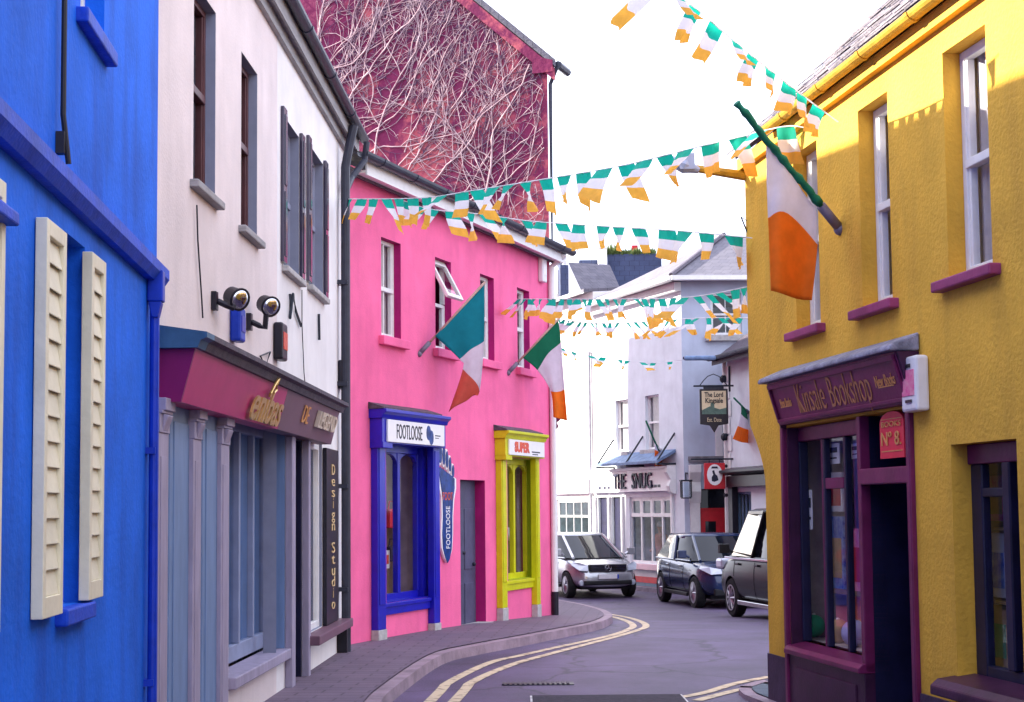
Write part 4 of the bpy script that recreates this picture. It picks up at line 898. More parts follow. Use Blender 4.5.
b = MB(rs2); b.prism([(w * .40, zm - .16), (w * .50, zm - .18), (w * .66, zm - .14), (w * .62, zm - .03), (w * .54, zm + .02), (w * .50, zm + .12), (w * .42, zm + .10), (w * .46, zm + .0), (w * .40, zm - .06)], -.060, -.0565); b.prism([(w * .38, zm + .16), (w * .66, zm + .16), (w * .62, zm + .21), (w * .42, zm + .21)], -.060, -.0565); b.build('bird_emblem', 'navy_paint', rs)
b = MB(rs2); b.tube([(-.25, 0, z1 + .10), (w + .9, 0, z1 + .10)], .025, 6); b.tube([(w + .55, 0, z1 - .1), (w + .55, 0, z1 + .7)], .03, 6); b.box(w * .3, w * .34, -.01, .01, z1, z1 + .1); b.box(w * .7, w * .74, -.01, .01, z1, z1 + .1); b.build('bracket', 'iron', rs)
ul, zl_ = PUBR.uz(686, 489, -.35); ln = thing('lantern', 'black iron lantern with pale panes on the pub corner', 'lantern', FM(PUBR, ul, -.35, zl_))
b = MB(PUBR); s_ = .12; 
for dx in (-s_, s_):
    for dy in (-s_, s_): b.box(ul + dx - .015, ul + dx + .015, -.35 + dy - .015, -.35 + dy + .015, zl_ - .22, zl_ + .20)
b.box(ul - s_ - .03, ul + s_ + .03, -.35 - s_ - .03, -.35 + s_ + .03, zl_ + .2, zl_ + .24); b.box(ul - s_, ul + s_, -.35 - s_, -.35 + s_, zl_ - .25, zl_ - .22); b.tube([(ul, -.35, zl_ + .24), (ul, -.35, zl_ + .42), (ul + .1, 0, zl_ + .42)], .02, 6); b.build('frame', 'iron', ln)
MB(PUBR).box(ul - s_ + .02, ul + s_ - .02, -.35 - s_ + .02, -.35 + s_ - .02, zl_ - .2, zl_ + .18).build('panes', 'glass_tint', ln)
# street lamp arm on the corner cottage
lz = at(684, 358, 38.8); lz2 = at(727, 360, 39.9)
sl = thing('street_lamp', 'blue grey horizontal street lamp arm in front of the shaded pub wall', 'street lamp', lz)
b = MB(); b.tube([lz, lz + (lz2 - lz) * .3, lz2], .04, 8); b.build('arm', 'iron', sl)
b = MB(Matrix.Translation(lz)); b.box(.0, .8, -.10, .10, -.06, .05); b.build('lamp_head', 'canopy_blue', sl, bevel=.04)

# ================================================================== COTTAGE on the right beyond the van
K0 = xy(at(728, 420, 39.9)); K1 = K0 + Vector((.22, -.975)) * 9; COT = Facade(K0, K1)
zk = (COT.z(728, 356) + COT.z(745, 350)) / 2; print('cottage eave', COT.z(728, 356), COT.z(745, 350))
ct = thing('cottage', 'white rendered house with dark slate eave and black shopfront beyond the van', 'house', FM(COT, 0, 0, GP))
kw = COT.rect((735, 492), (752, 545))
shell('wall', COT, zk, 5, [(kw[0], kw[1], kw[2], kw[3])], .1, 'pub_wall', ct, zb=-1.5, gable=1.8)
roof(COT, -.18, COT.L, zk, 5, 1.8, .35, 'lead_dark', ct, .14)
gutter(COT, -.2, COT.L, -.42, zk - .05, .09, ct)
b = MB(COT)
for k in range(14): b.box(-.015, .28 if k % 2 else .18, -.03, -.002, -1 + k * .45, -1 + k * .45 + .40)
b.box(-.10, -.02, -.1, -.0, -1, zk - .1)
b.build('quoins', 'white_paint', ct, bevel=.008)
zq = COT.z(737, 487); b = MB(COT); b.box(.3, 7, -.20, -.002, zq, COT.z(737, 476)); b.extr([(-.002, zq + .5), (-.38, zq + .42), (-.38, zq + .36), (-.2, zq + .3), (-.002, zq + .3)], .2, 7.1); b.build('fascia', 'black_paint', ct, bevel=.008)
b = MB(COT); b.box(.32, .6, -.16, -.002, -1.2, zq); b.build('pilaster', 'black_paint', ct)
sash(COT, kw, .06, ct, 'canopy_blue', .06, 0, bars=3)
b = MB(COT); x = .08
for k in range(5): b.ball((x - .15, -.07, zk - .6 - .75 * k), .11 if k < 3 else .07, 8)
b.tube([(x - .15, -.05, zk - .1), (x - .15, -.05, -.5)], .04, 6); o = b.build('rainwater_pipe', 'iron', ct)

# ================================================================== WHITE TERRACE far left and roofs behind
zt5 = (TERR.z(556, 301) + TERR.z(597, 293)) / 2; print('terrace eave', TERR.z(556, 301), TERR.z(597, 293), TERR.L)
tr = thing('terrace', 'sunlit white terraced house with a glazed shopfront behind the silver car', 'house', FM(TERR, TERR.L, 0, GP))
tw = TERR.rect((556, 500), (589, 560)); tw2 = TERR.rect((560, 395), (572, 440))
shell('wall', TERR, zt5, 6, [tw], .1, 'white_wall', tr, zb=-1.5, gable=.25)
roof(TERR, -.1, TERR.L - .02, zt5, 6, .25, .3, 'slate_roof', tr)
gutter(TERR, 0, TERR.L - .03, -.36, zt5 + .02, .09, tr, 'white_paint')
sash(TERR, tw, .05, tr, 'white_paint', .08, .72, bars=3); room(TERR, tw[0], tw[1], tw[2], tw[3], .15, 2, 'interior_teal' if 'interior_teal' in MATS else 'interior', tr)
u, z = TERR.uz(590, 400, -.05); b = MB(TERR); b.tube([(u, -.06, -1), (u, -.06, TERR.z(590, 352)), (u - .3, -.1, TERR.z(590, 350))], .045, 8)
tag(b.build('drainpipe', 'gutter_grey', None), 'thin grey drainpipe on the sunlit white terrace', 'drainpipe')
b = MB(TERR); zz = TERR.z(570, 452); b.box(TERR.u(555, 450), TERR.u(592, 450), -.14, -.002, TERR.z(570, 494), TERR.z(570, 480)); b.build('shop_fascia', 'sign_white', tr, bevel=.01)
# house behind with slate roof and chimney
BK = Facade(xy(at(540, 300, 56)), xy(at(600, 300, 57)))
bk = thing('distant_house', 'small house behind the terrace with lavender slate roof and slate hung chimney', 'house', FM(BK, 0, 0, GP))
ze = BK.z(575, 295); ap_ = BK.uz(568, 262)
b = MB(BK); b.box(-2, BK.L + .4, 0, 6, -2, ze); b.build('wall', 'white_wall', bk)
b = MB(BK); zr = BK.z(590, 262); ua = BK.u(566, 262); b.add([(BK.u(583, 293), -.25, ze - .05), (BK.L + .9, -.25, ze - .05), (BK.L + .9, .9, zr + .1), (ua, .9, zr + .1), (BK.u(583, 293), -.25, ze - .15), (BK.L + .9, -.25, ze - .15), (BK.L + .9, .9, zr), (ua, .9, zr)], [(0, 1, 2, 3), (4, 5, 6, 7), (0, 4, 5, 1), (0, 3, 7, 4), (1, 2, 6, 5)]); b.build('roof', 'slate_roof', bk)
b = MB(BK); b.prism([(BK.u(556, 300), ze), (BK.u(582, 294), ze), (ua, zr), (BK.u(556, 270), zr - .4)], -.1, -.005); b.build('gable_wall', 'white_wall', bk)
b = MB(BK); b.box(BK.u(557, 290), BK.u(565, 290), -.3, -.11, BK.z(560, 297), BK.z(560, 266)); b.build('slate_cladding', 'slate_hung', bk)
b = MB(BK); b.box(BK.u(567, 260), BK.u(580, 260), 3, 4.2, zr - .5, BK.z(573, 245)); b.box(BK.u(567, 260) - .06, BK.u(580, 260) + .06, 2.94, 4.26, BK.z(573, 247), BK.z(573, 244)); b.build('chimney', 'slate_hung', bk)
SB = Facade(xy(at(580, 280, 62)), xy(at(668, 280, 62)))
sb = thing('slate_hung_block', 'dark slate hung rooftop block with weeds along its parapet', 'building', FM(SB, 0, 0, GP))
b = MB(SB); b.box(SB.u(608, 280), SB.u(662, 280), 0, 5, -2, SB.z(630, 254)); b.box(0, SB.u(600, 280), .5, 4, -2, SB.z(590, 258)); b.build('wall', 'slate_hung', sb)
b = MB(SB); b.box(SB.u(634, 250), SB.u(640, 250), 1, 1.5, SB.z(630, 255), SB.z(637, 241)); b.build('chimney_pot', 'red_paint', sb)
b = MB(SB); b.box(SB.u(598.5, 280), SB.u(606.5, 280), -.5, .2, -2, SB.z(602, 248)); b.box(SB.u(598, 280), SB.u(607, 280), -.55, .25, SB.z(602, 250), SB.z(602, 247)); b.build('white_chimney', 'white_wall', sb)
mat('weed_green', (.10, .14, .04), .8, .5, 10, trans=.2)
b = MB(SB); ux0, ux1, zp = SB.u(606, 254), SB.u(655, 254), SB.z(630, 254)
for k in range(420):
    x = random.uniform(ux0, ux1); h = random.uniform(.05, .42) * (1.3 if x < ux0 + .5 else .8); y = random.uniform(.0, .8); q = random.uniform(0, 3.1); dx, dy = math.cos(q) * .09, math.sin(q) * .09
    b.add([(x - dx, y - dy, zp - .05), (x + dx, y + dy, zp), (x + dx * .5 + random.uniform(-.1, .1), y, zp + h)], [(0, 1, 2)])
tag(b.build('weeds', 'weed_green', None), 'green weeds growing along the top of the dark slate parapet', 'plants', kind='stuff')
# ================================================================== YELLOW HOUSE
mat('red_bright', (.78, .03, .07), .45, .1, 8)
mat('lead_grey', (.24, .25, .34), .55, .45, 9, .5)
ye = thing('yellow_house', 'mustard yellow roughcast house with purple sills and the bookshop below', 'house', FM(YEL, 0, 0, 0))
uc = YEL.u(748, 330); LY = YEL.L
ZY = (YEL.z(830, 92) + YEL.z(940, 6)) / 2; print('yellow eave', YEL.z(830, 92), YEL.z(940, 6), 'uc', uc)
yw = [(YEL.u(795, 250), YEL.u(819, 250), YEL.z(808, 329), YEL.z(808, 158)), (YEL.u(860, 200), YEL.u(890, 200), YEL.z(880, 303), YEL.z(873, 96)), (YEL.u(945, 150), YEL.u(989, 150), YEL.z(975, 270), YEL.z(965, 27))]
print('yel win', yw)
zs_ = sum(w[2] for w in yw) / 3
yw = [(w[0], w[1], zs_, sum(x[3] for x in yw) / 3) for w in yw]
UY = lambda px, py=520, v=0.0: YEL.u(px, py, v)
zfb_ = (YEL.z(780, 425, -.06) + YEL.z(903, 405, -.06)) / 2; zft_ = (YEL.z(767, 383, -.17) + YEL.z(893, 352, -.17)) / 2
print('bookshop fascia', YEL.z(780, 425, -.15), YEL.z(903, 405, -.15), YEL.z(767, 383, -.29), YEL.z(893, 352, -.29))
SH = (UY(789, 540), UY(913, 540), -.4, zfb_ - .02)
zw2 = YEL.z(990, 687); RW = (UY(953, 520), UY(1019, 520), zw2, YEL.z(990, 441))
z1c, z2c = YEL.z(749, 425), YEL.z(768, 488)
DEP = 5.4
b = MB(YEL)
wall_holes(b, uc, LY, z1c, ZY, [h for h in [*[(*w, .14) for w in yw], (SH[0], SH[1], z1c, SH[3], .16), (RW[0], RW[1], z1c, RW[3], .16)] if h[3] > h[2]], .14)
n = 8; prev = None
for k in range(n + 1):                                  # the rounded corbel over the cut corner
    q = k / n; z = z1c + (z2c - z1c) * q; uu = uc + (0 - uc) * math.sin(q * math.pi / 2)
    if prev:
        z0, u0 = prev
        b.add([(u0, 0, z0), (.01, 0, z0), (.01, 0, z), (uu, 0, z)], [(0, 1, 2, 3)]); b.add([(u0, 0, z0), (uc, u0 - uc, z0), (uc, uu - uc, z), (uu, 0, z)], [(0, 1, 2, 3)])
    prev = (z, uu)
PLZ = YEL.z(780, 656)
b.add([(0, 0, z2c), (uc, -uc, z2c), (uc, -uc, -1), (0, 0, -1)], [(0, 1, 2, 3)])
holes = [(SH[0], SH[1], -.4, min(z1c, SH[3]), .16), (RW[0], RW[1], RW[2], min(z1c, RW[3]), .16)]
us = .01
wall_holes(b, 0, LY, -1, z1c, holes, .16)
b.add([(uc, 0, ZY), (uc, DEP, ZY), (uc, DEP, -1), (uc, -uc, -1), (uc, -uc, z2c), (uc, 0, z1c)], [(0, 1, 2, 3, 4, 5)])
b.add([(uc, 0, ZY), (uc, DEP, ZY), (uc, DEP / 2, ZY + 2.6)], [(0, 1, 2)]); b.add([(LY, 0, ZY), (LY, DEP, ZY), (LY, DEP / 2, ZY + 2.6)], [(0, 1, 2)])
b.quad((LY, 0, -1), (LY, DEP, -1), (LY, DEP, ZY), (LY, 0, ZY)); b.quad((uc, DEP, -1), (LY, DEP, -1), (LY, DEP, ZY), (uc, DEP, ZY))
b.build('wall', 'yellow_wall', ye)
b = MB(YEL); b.extr([(-.06, ZY - .02), (DEP / 2, ZY + 2.60), (DEP + .3, ZY - .15), (DEP + .3, ZY - .05), (DEP / 2, ZY + 2.68), (-.06, ZY + .05)], uc - .10, LY + .1); rf = b.build('roof', 'lead_dark', ye)
pit = math.atan2(2.63, DEP / 2 + .06); b = MB(YEL); slates(b, YEL, uc - .12, 8.5, -.12, ZY + .02, 3.9, pit, .30, .20, .016); mat('slate_light', (.46, .42, .45), .75, .6, 2.2, .5, 18, contrast=(.3, .7), c2=(.16, .145, .165)); b.build('slates', 'slate_light', rf)
b = MB(YEL); b.box(uc - .05, LY, -.06, -.003, ZY - .14, ZY - .03); b.build('eave_board', 'yellow_wall', ye)
mat('gutter_ochre', (.50, .28, .03), .5, .3, 6, .1)
gutter(YEL, .6, LY, -.13, ZY + .0, .055, ye, 'gutter_ochre', .9)
for w in yw:
    sash(YEL, w, .12, ye, 'white_paint', .06, .5, curtain='net_curtain', sash_w=.06)
    MB(YEL).box(w[0] - .12, w[1] + .11, -.08, .09, w[2] - .075, w[2] - .003).build('sill', 'sill_pink', ye, bevel=.012)
b = MB(YEL); b.box(.003, SH[0] - .005, -.018, -.002, -1, PLZ); b.add([(.003, -.018, -1), (uc, -uc - .018, -1), (uc, -uc - .018, PLZ), (.003, -.018, PLZ)], [(0, 1, 2, 3)])
zp2 = YEL.z(925, 694); b.box(SH[1] + .09, LY, -.02, -.002, -1, zp2); b.build('plinth', 'plinth_plum', ye)
# bookshop front
SF = UY(904, 540); b = MB(YEL)
b.box(SH[0] - .07, SH[0] - .002, -.04, .02, -.4, zfb_); b.build('pilaster', 'burgundy', ye, bevel=.01); MB(YEL).box(SH[1] + .002, SH[1] + .07, -.04, .02, -.4, zfb_).build('pilaster', 'burgundy', ye, bevel=.01); MB(YEL).box(SH[0], SH[0] + .03, 0, .16, -.4, zfb_ - .025).build('jamb', 'burgundy_dark', ye)
vg = .12; uw0, uw1 = SH[0] + .03, UY(868, 540, .05); zws_ = YEL.z(830, 651, .0); zwt = YEL.z(840, 432, .1)
ztr = YEL.z(888, 470, 0)
b = MB(YEL); b.box(SH[0], uw1 + .04, -.02, vg + .05, -.4, zws_ - .10); b.box(SH[0] + .18, uw1 - .12, -.032, -.019, -.2, zws_ - .2); b.build('stall_riser', 'burgundy_dark', ye, bevel=.01)
b = MB(YEL); b.extr([(-.07, zws_ - .098), (-.07, zws_ - .06), (-.04, zws_ - .03), (vg, zws_ + .0), (vg, zws_ - .098)], SH[0] + .002, uw1 + .05); b.build('shop_sill', 'burgundy', ye, bevel=.006)
b = MB(YEL); zt = zfb_ - .025
b.box(uw1 - .02, uw1 + .05, -.015, vg + .06, zws_ - .09, zt)
xs = [uw0, YEL.u(827, 540, vg), YEL.u(848, 540, vg), uw1]
b.box(xs[0], uw1 - .02, vg - .03, vg + .05, zt - .12, zt)
o = b.build('shop_window', 'burgundy', ye, bevel=.006)
b = MB(YEL)
for k in (1, 2): b.box(xs[k] - .028, xs[k] + .028, vg - .015, vg + .04, zws_, zt - .12)
b.box(xs[0], xs[0] + .03, vg - .03, vg + .05, zws_, zt - .12); b.build('mullion', 'navy_paint', o, bevel=.01)
zq = YEL.z(830, 484, vg); b = MB(YEL); b.box(xs[1] + .03, xs[2] - .03, vg - .015, vg + .04, zq - .04, zq + .05); b.box(xs[1] - .07, xs[1] - .03, vg - .01, vg + .04, zws_, zt - .12); b.build('transom', 'burgundy', o, bevel=.006)
MB(YEL).quad((xs[0], vg + .02, zws_), (uw1, vg + .02, zws_), (uw1, vg + .02, zt), (xs[0], vg + .02, zt)).build('pane', 'glass', o)
room(YEL, uw0 - .3, uw1 + .02, zws_ + .005, zt + .1, vg + .07, .62, 'interior_lit', ye)
# recessed door
b = MB(YEL); b.box(uw1 + .05, SH[1], .95, 1.0, -.4, zt); b.box(uw1 + .15, SH[1] - .1, .94, .951, .9, 1.95); d = b.build('door', 'navy_paint', ye)
b = MB(YEL); b.ball((uw1 + .2, .92, .95), .03); b.build('handle', 'gold', d, smooth=True)
b = MB(YEL); b.quad((SH[1] - .003, .16, -.4), (SH[1] - .003, .95, -.4), (SH[1] - .003, .95, zt), (SH[1] - .003, .16, zt)); b.quad((uw1 + .05, .06, -.4), (uw1 + .05, .95, -.4), (uw1 + .05, .95, zt), (uw1 + .05, .06, zt)); b.quad((uw1 + .05, .16, zt), (SH[1], .16, zt), (SH[1], .95, zt), (uw1 + .05, .95, zt)); b.box(uw1 + .05, SH[1], .0, .95, -.4, -.10); b.build('porch_lining', 'navy_paint', ye)
b = MB(YEL); b.box(uw1 + .06, SH[1] - .001, -.03, .10, ztr - .10, ztr + .02); b.build('door_transom', 'burgundy', ye, bevel=.01)
# projecting fascia
ufl, ufr = YEL.u(767, 383, -.17), YEL.u(894, 352, -.17)
b = MB(YEL); b.extr([(-.003, zft_), (-.17, zft_), (-.06, zfb_), (-.003, zfb_)], ufl, ufr); fb = b.build('fascia', 'burgundy', ye, bevel=.004)
th = math.atan2(.11, zft_ - zfb_); hf = math.hypot(.11, zft_ - zfb_)
FR = lambda u, q: YEL.m @ Matrix.Translation((u, -.06 - .11 * q - .004, zfb_ + (zft_ - zfb_) * q)) @ Matrix.Rotation(th, 4, 'X')
b = MB(FR(0, 0)); e = .018
for (a, c, p, q) in ((ufl + .02, ufr - .02, .02, .05), (ufl + .02, ufr - .02, hf - .06, hf - .02), (ufl + .02, ufl + .05, .05, hf - .06), (ufr - .05, ufr - .02, .05, hf - .06)): b.box(a, c, -e, .003, p, q)
b.build('moulding', 'burgundy', fb, bevel=.005)
b = MB(YEL); b.extr([(-.003, zft_ + .13), (-.22, zft_ + .04), (-.23, zft_ + .0), (-.17, zft_ - .0), (-.003, zft_ + .001)], ufl - .10, ufr + .05); b.build('lead_hood', 'lead_grey', ye, bevel=.015)
b = MB(YEL); b.extr([(-.003, zft_ - .002), (-.165, zft_ - .002), (-.05, zfb_ - .02), (-.003, zfb_ - .04)], ufr + .002, ufr + .035); b.build('console', 'burgundy_dark', ye, bevel=.006); b = MB(YEL); b.extr([(-.003, zft_ - .002), (-.165, zft_ - .002), (-.05, zfb_ - .02), (-.003, zfb_ - .04)], ufl - .035, ufl - .002); b.build('console', 'burgundy_dark', ye, bevel=.006)
um = (ufl + ufr) / 2; wF = ufr - ufl
ks = thing('fascia_sign', 'old style orange serif lettering painted on the burgundy bookshop fascia', 'sign', FR(um, 0), None)
text('Kinsale', FR(ufl + wF * .33, .47), .36, 'gold_dim', ks, extrude=.003, width=wF * .23, shear=.18, off=-.004)
text('Bookshop', FR(ufl + wF * .635, .47), .36, 'gold_dim', ks, extrude=.003, width=wF * .30, shear=.18, off=-.004)
text('New Books', FR(ufl + wF * .115, .48), .10, 'gold_paint', ks, extrude=.002, width=wF * .10, shear=.2)
text('New Books', FR(ufl + wF * .89, .50), .12, 'gold_paint', ks, extrude=.002, width=wF * .13, shear=.2)
for uu in (.115, .89):
    b = MB(FR(ufl + wF * uu, .38)); b.box(-wF * .05, wF * .05, -.004, .0, 0, .008); b.build('underline', 'gold_paint', ks)
ua, ub = YEL.u(880, 440, .0), YEL.u(904, 440, .0); za, zb2 = YEL.z(892, 458), YEL.z(892, 411)
n8 = thing('number_sign', 'red board with arched top and orange number over the bookshop doorway', 'sign', FM(YEL, ua, 0, za))
b = MB(YEL); w = ub - ua; b.prism([(ua, za), (ub, za), (ub, zb2 - .08)] + [(ua + w / 2 + w / 2 * math.cos(q * math.pi / 10), zb2 - .08 + .08 * math.sin(q * math.pi / 10)) for q in range(1, 10)] + [(ua, zb2 - .08)], .0, .03); b.build('board', 'red_bright', n8)
h8 = zb2 - za; text('Nº 8.', FM(YEL, (ua + ub) / 2, -.006, za + h8 * .40), h8 * .42, 'gold_paint', n8, extrude=.003, width=w * .82)
text('BOOKS', FM(YEL, (ua + ub) / 2, -.006, za + h8 * .72), h8 * .17, 'gold_paint', n8, extrude=.002, width=w * .8)
b = MB(YEL); b.box(ua + .03, ub - .03, -.004, .001, za + h8 * .14, za + h8 * .16); b.box(ua + .03, ub - .03, -.004, .001, za + h8 * .83, za + h8 * .845); b.build('rule_line', 'gold_paint', n8)
# stock in the bookshop window
def goods(name, F, u, v, z, w, h, d, m, label, cat, group, kind='box', m2='sign_white'):
    t = thing(name, label, cat, FM(F, u, v, z), group); b = MB(F)
    if kind == 'ball': b.ball((u, v, z + w / 2), w / 2, 18); b.build('ball_skin', m, t, smooth=True); b = MB(F); b.ball((u, v, z + w - .004), .018, 8); b.build('valve', m2, t)
    elif kind == 'card': b.box(u - w / 2, u + w / 2, v, v + .008, z, z + h); b.build('card', m, t); b = MB(F); b.box(u - w * .35, u + w * .35, v - .004, v - .001, z + h * .55, z + h * .8); b.box(u - w * .3, u + w * .3, v - .004, v - .001, z + h * .25, z + h * .32); b.build('print', m2, t)
    elif kind == 'book': b.box(u - w / 2, u + w / 2, v, v + d, z, z + h); b.build('cover', m, t, bevel=.004); b = MB(F); b.box(u - w * .38, u + w * .38, v - .004, v - .001, z + h * .15, z + h * .7); b.build('cover_picture', m2, t)
    return t
mat('toy_green', (.02, .42, .20), .35, .1, 6); mat('toy_lilac', (.45, .42, .75), .35, .1, 6); mat('toy_orange', (.80, .20, .12), .6, .15, 3); mat('toy_blue', (.03, .10, .55), .4, .3, 12, c2=(.3, .45, .7)); mat('toy_pink', (.75, .05, .28), .4, .3, 14, c2=(.8, .35, .45)); mat('toy_tan', (.55, .36, .18), .7, .2, 8); mat('toy_white', (.8, .8, .85), .5, .1, 8)
zf = zws_ + .006; W_ = uw1 - uw0
g = 'goods in the bookshop window'
t = thing('display_cloth', 'orange red cloth backdrop draped low in the bookshop window', 'cloth', FM(YEL, uw0 + W_ * .6, .6, zf)); b = MB(YEL); n = 24
P = []
for k in range(n + 1): x = uw0 + .25 + (W_ - .2) * k / n; P += [(x, .46 + .02 * math.sin(k * 1.7), zf), (x, .46 + .012 * math.sin(k * 1.7), zf + .42)]
b.add(P, [(2 * k, 2 * k + 2, 2 * k + 3, 2 * k + 1) for k in range(n)]).build('drape', 'toy_orange', t, smooth=True)
goods('toy_ball', YEL, uw1 - .14, .30, zf, .24, 0, 0, 'toy_green', 'green toy ball at the door end of the bookshop window', 'ball', g, 'ball')
goods('toy_ball', YEL, YEL.u(852, 540, .3), .30, zf, .22, 0, 0, 'toy_lilac', 'lilac toy ball between the two green and tan balls in the bookshop window', 'ball', g, 'ball')
goods('toy_ball', YEL, YEL.u(836, 540, .3), .30, zf, .20, 0, 0, 'toy_tan', 'tan toy ball behind the first dark mullion of the bookshop window', 'ball', g, 'ball')
goods('toy_ball', YEL, YEL.u(812, 540, .3), .30, zf, .20, 0, 0, 'toy_green', 'green toy ball at the far street corner of the bookshop window', 'ball', g, 'ball')
goods('picture_book', YEL, YEL.u(836, 540, .4), .40, zf + .44, .34, .62, .04, 'toy_blue', 'tall blue picture book standing above the orange cloth', 'book', g, 'book', 'toy_tan')
goods('picture_book', YEL, YEL.u(858, 540, .4), .40, zf + .44, .30, .52, .04, 'toy_pink', 'pink picture book standing above the orange cloth', 'book', g, 'book', 'red_paint')
goods('picture_book', YEL, YEL.u(836, 500, .4), .40, zf + 1.1, .30, .34, .04, 'toy_white', 'small white picture book high in the middle of the bookshop window', 'book', g, 'book', 'red_paint')
goods('shop_card', YEL, YEL.u(813, 520, .2), vg + .05, zf + .95, .12, .34, 0, 'toy_white', 'pale notice card stuck inside the dark left pane of the bookshop', 'card', g, 'card', 'iron')
goods('shop_card', YEL, YEL.u(835, 450, .2), vg + .06, zt - .33, .30, .17, 0, 'toy_white', 'white card with looped print at the top of the middle pane', 'card', g, 'card', 'iron')
goods('shop_card', YEL, YEL.u(858, 450, .2), vg + .06, zt - .30, .22, .12, 0, 'toy_white', 'white card at the top of the pane nearest the doorway', 'card', g, 'card', 'iron')
MB(YEL).box(uw0, uw1, .38, .52, zf + .40, zf + .44).build('display_shelf', 'interior_warm', ye)
# right hand window
b = MB(YEL); a, c, e, f = RW; v = .13
b.box(a, c, v - .02, v + .06, f - .13, f - .002); lint = b.build('window_lintel', 'burgundy', ye, bevel=.008)
b = MB(YEL); b.box(a, a + .16, v, v + .06, e, f - .13); b.box(c - .05, c, v, v + .06, e, f - .13); b.box(a + .16, c - .05, v, v + .06, e, e + .10); x = a + (c - a) * .60; b.box(x - .05, x + .05, v - .03, v + .07, e + .1, f - .13); zz = YEL.z(1000, 492, v); b.box(a + .16, x - .05, v, v + .05, zz - .03, zz + .03); o = b.build('window', 'navy_paint', ye, bevel=.01)
MB(YEL).quad((a, v + .03, e), (c, v + .03, e), (c, v + .03, f), (a, v + .03, f)).build('pane', 'glass', o); room(YEL, a - .2, c + .3, e, f, v + .08, .6, 'interior_lit', ye)
b = MB(YEL); b.extr([(-.17, e - .10), (-.17, e - .04), (-.12, e + .002), (v, e + .035), (v, e - .10)], a - .06, c + .4); b.build('sill', 'burgundy_dark', ye, bevel=.012)
zr = e + .02; g2 = 'goods in the window at the right edge'
for k, (uu, zz, ww, hh, m1, m2_, lab) in enumerate(((.42, .05, .28, .40, 'toy_tan', 'toy_green', 'tan and green picture book low in the right hand window'), (.80, .05, .26, .36, 'toy_green', 'toy_white', 'green picture book low behind the right hand mullion'), (.45, .50, .30, .42, 'toy_white', 'toy_blue', 'white and blue picture book in the right hand window'), (.82, .50, .28, .36, 'toy_blue', 'toy_white', 'blue picture book at mid height near the photo edge'), (.45, 1.0, .30, .30, 'toy_pink', 'toy_tan', 'pink picture book at eye height in the right hand window'), (.82, .95, .30, .34, 'red_paint', 'gold_paint', 'red picture book at eye height near the photo edge'))):
    goods('picture_book', YEL, YEL.u(996 if uu < .6 else 1015, 560, .3), .30, zr + zz, ww, hh, .03, m1, lab, 'book', g2, 'book', m2_)
b = MB(YEL)
for q in (.46, .94): b.box(a, c + .2, .28, .5, zr + q, zr + q + .02)
b.build('display_shelf', 'toy_tan', ye)
t = alarm(YEL, 922, 384, .26, .38, 'white alarm box with pink and black print beside the bookshop fascia', 'bell_white', 'toy_pink', d=.10)
u, z = YEL.uz(922, 384); b = MB(YEL); b.box(u - .10, u + .05, -.109, -.104, z + .11, z + .135); b.box(u - .04, u + .06, -.109, -.104, z - .13, z - .11); b.build('print', 'black_paint', t)
b = MB(YEL); b.tube([(u - .2, -.05, z - .12), (u - .28, -.03, z + .02), (u - .2, -.05, z + .13)], .008, 6); tag(b.build('wall_cable', 'cable', None), 'thin looped cable feeding the white alarm box', 'cable')
# street lamp on the far corner of the yellow house
p0 = YEL.m @ Vector((uc, .02, 0)); zL = at(748, 176, p0.y).z; q0 = Vector((p0.x, p0.y, zL)); q1 = at(692, 168, p0.y - .1); q2 = at(668, 160, p0.y - .1)
sl = thing('street_lamp', 'street lamp with pale head on an ochre arm from the yellow house corner', 'street lamp', q0)
b = MB(); b.tube([q0 + Vector((.15, .1, 0)), q0, q1], [.05, .05, .035], 8); b.build('arm', 'gutter_ochre', sl)
mat('lamp_grey', (.35, .40, .55), .5, .1, 6); dd = (q2 - q1); b = MB(); b.tube([q1 - dd * .3, q1, q1 + dd * .3, q2], [.03, .05, .075, .045], 10); b.box(q1.x - .12, q1.x + .02, q1.y - .06, q1.y + .06, q1.z - .02, q1.z + .13); b.build('lamp_head', 'lamp_grey', sl, smooth=False)
b = MB(); w0 = q0 + Vector((-.02, -.03, 0)); b.tube([w0 + Vector((.05, 0, .05)), w0 + Vector((.02, -.03, -.15)), w0 + Vector((.03, -.0, -.45)), w0 + Vector((-.05, -.02, -.4)), w0 + Vector((.01, 0, -.55))], .008, 6); tag(b.build('loose_wire', 'cable', None), 'loose dark wire dangling from the yellow house corner', 'wire')

# ================================================================== STREET
def road_z(x, y): return gz(y) - KERB
xs_ = [-220, -120, -60, -30, -16, -10, -7, -5, -4, -3, -2.5] + [-2 + .25 * k for k in range(33)] + [7, 8, 10, 14, 20, 32, 60, 120, 220]
ys_ = [-60, -30, -15, -8, -4, 0, 3, 6] + [7 + .5 * k for k in range(100)] + [60, 70, 90, 130, 200, 320, 500]
V = [(x, y, road_z(x, y) - .02) for y in ys_ for x in xs_]; nx = len(xs_)
Fc = [(j * nx + i, j * nx + i + 1, (j + 1) * nx + i + 1, (j + 1) * nx + i) for j in range(len(ys_) - 1) for i in range(nx - 1)]
mat('ground_grit', (.07, .065, .07), .9, .3, 3, .4)
m = mat('asphalt', (.082, .055, .125), .62, .25, 1.1, .35, 110, spec=.5)
b = MB(); b.add(V, Fc); struct(b.build('ground', 'ground_grit', None, loc=(0, 0, 0)))
nt = m.node_tree; N = nt.nodes; L = nt.links; bb = N['Principled BSDF']; src = bb.inputs['Base Color'].links[0].from_socket
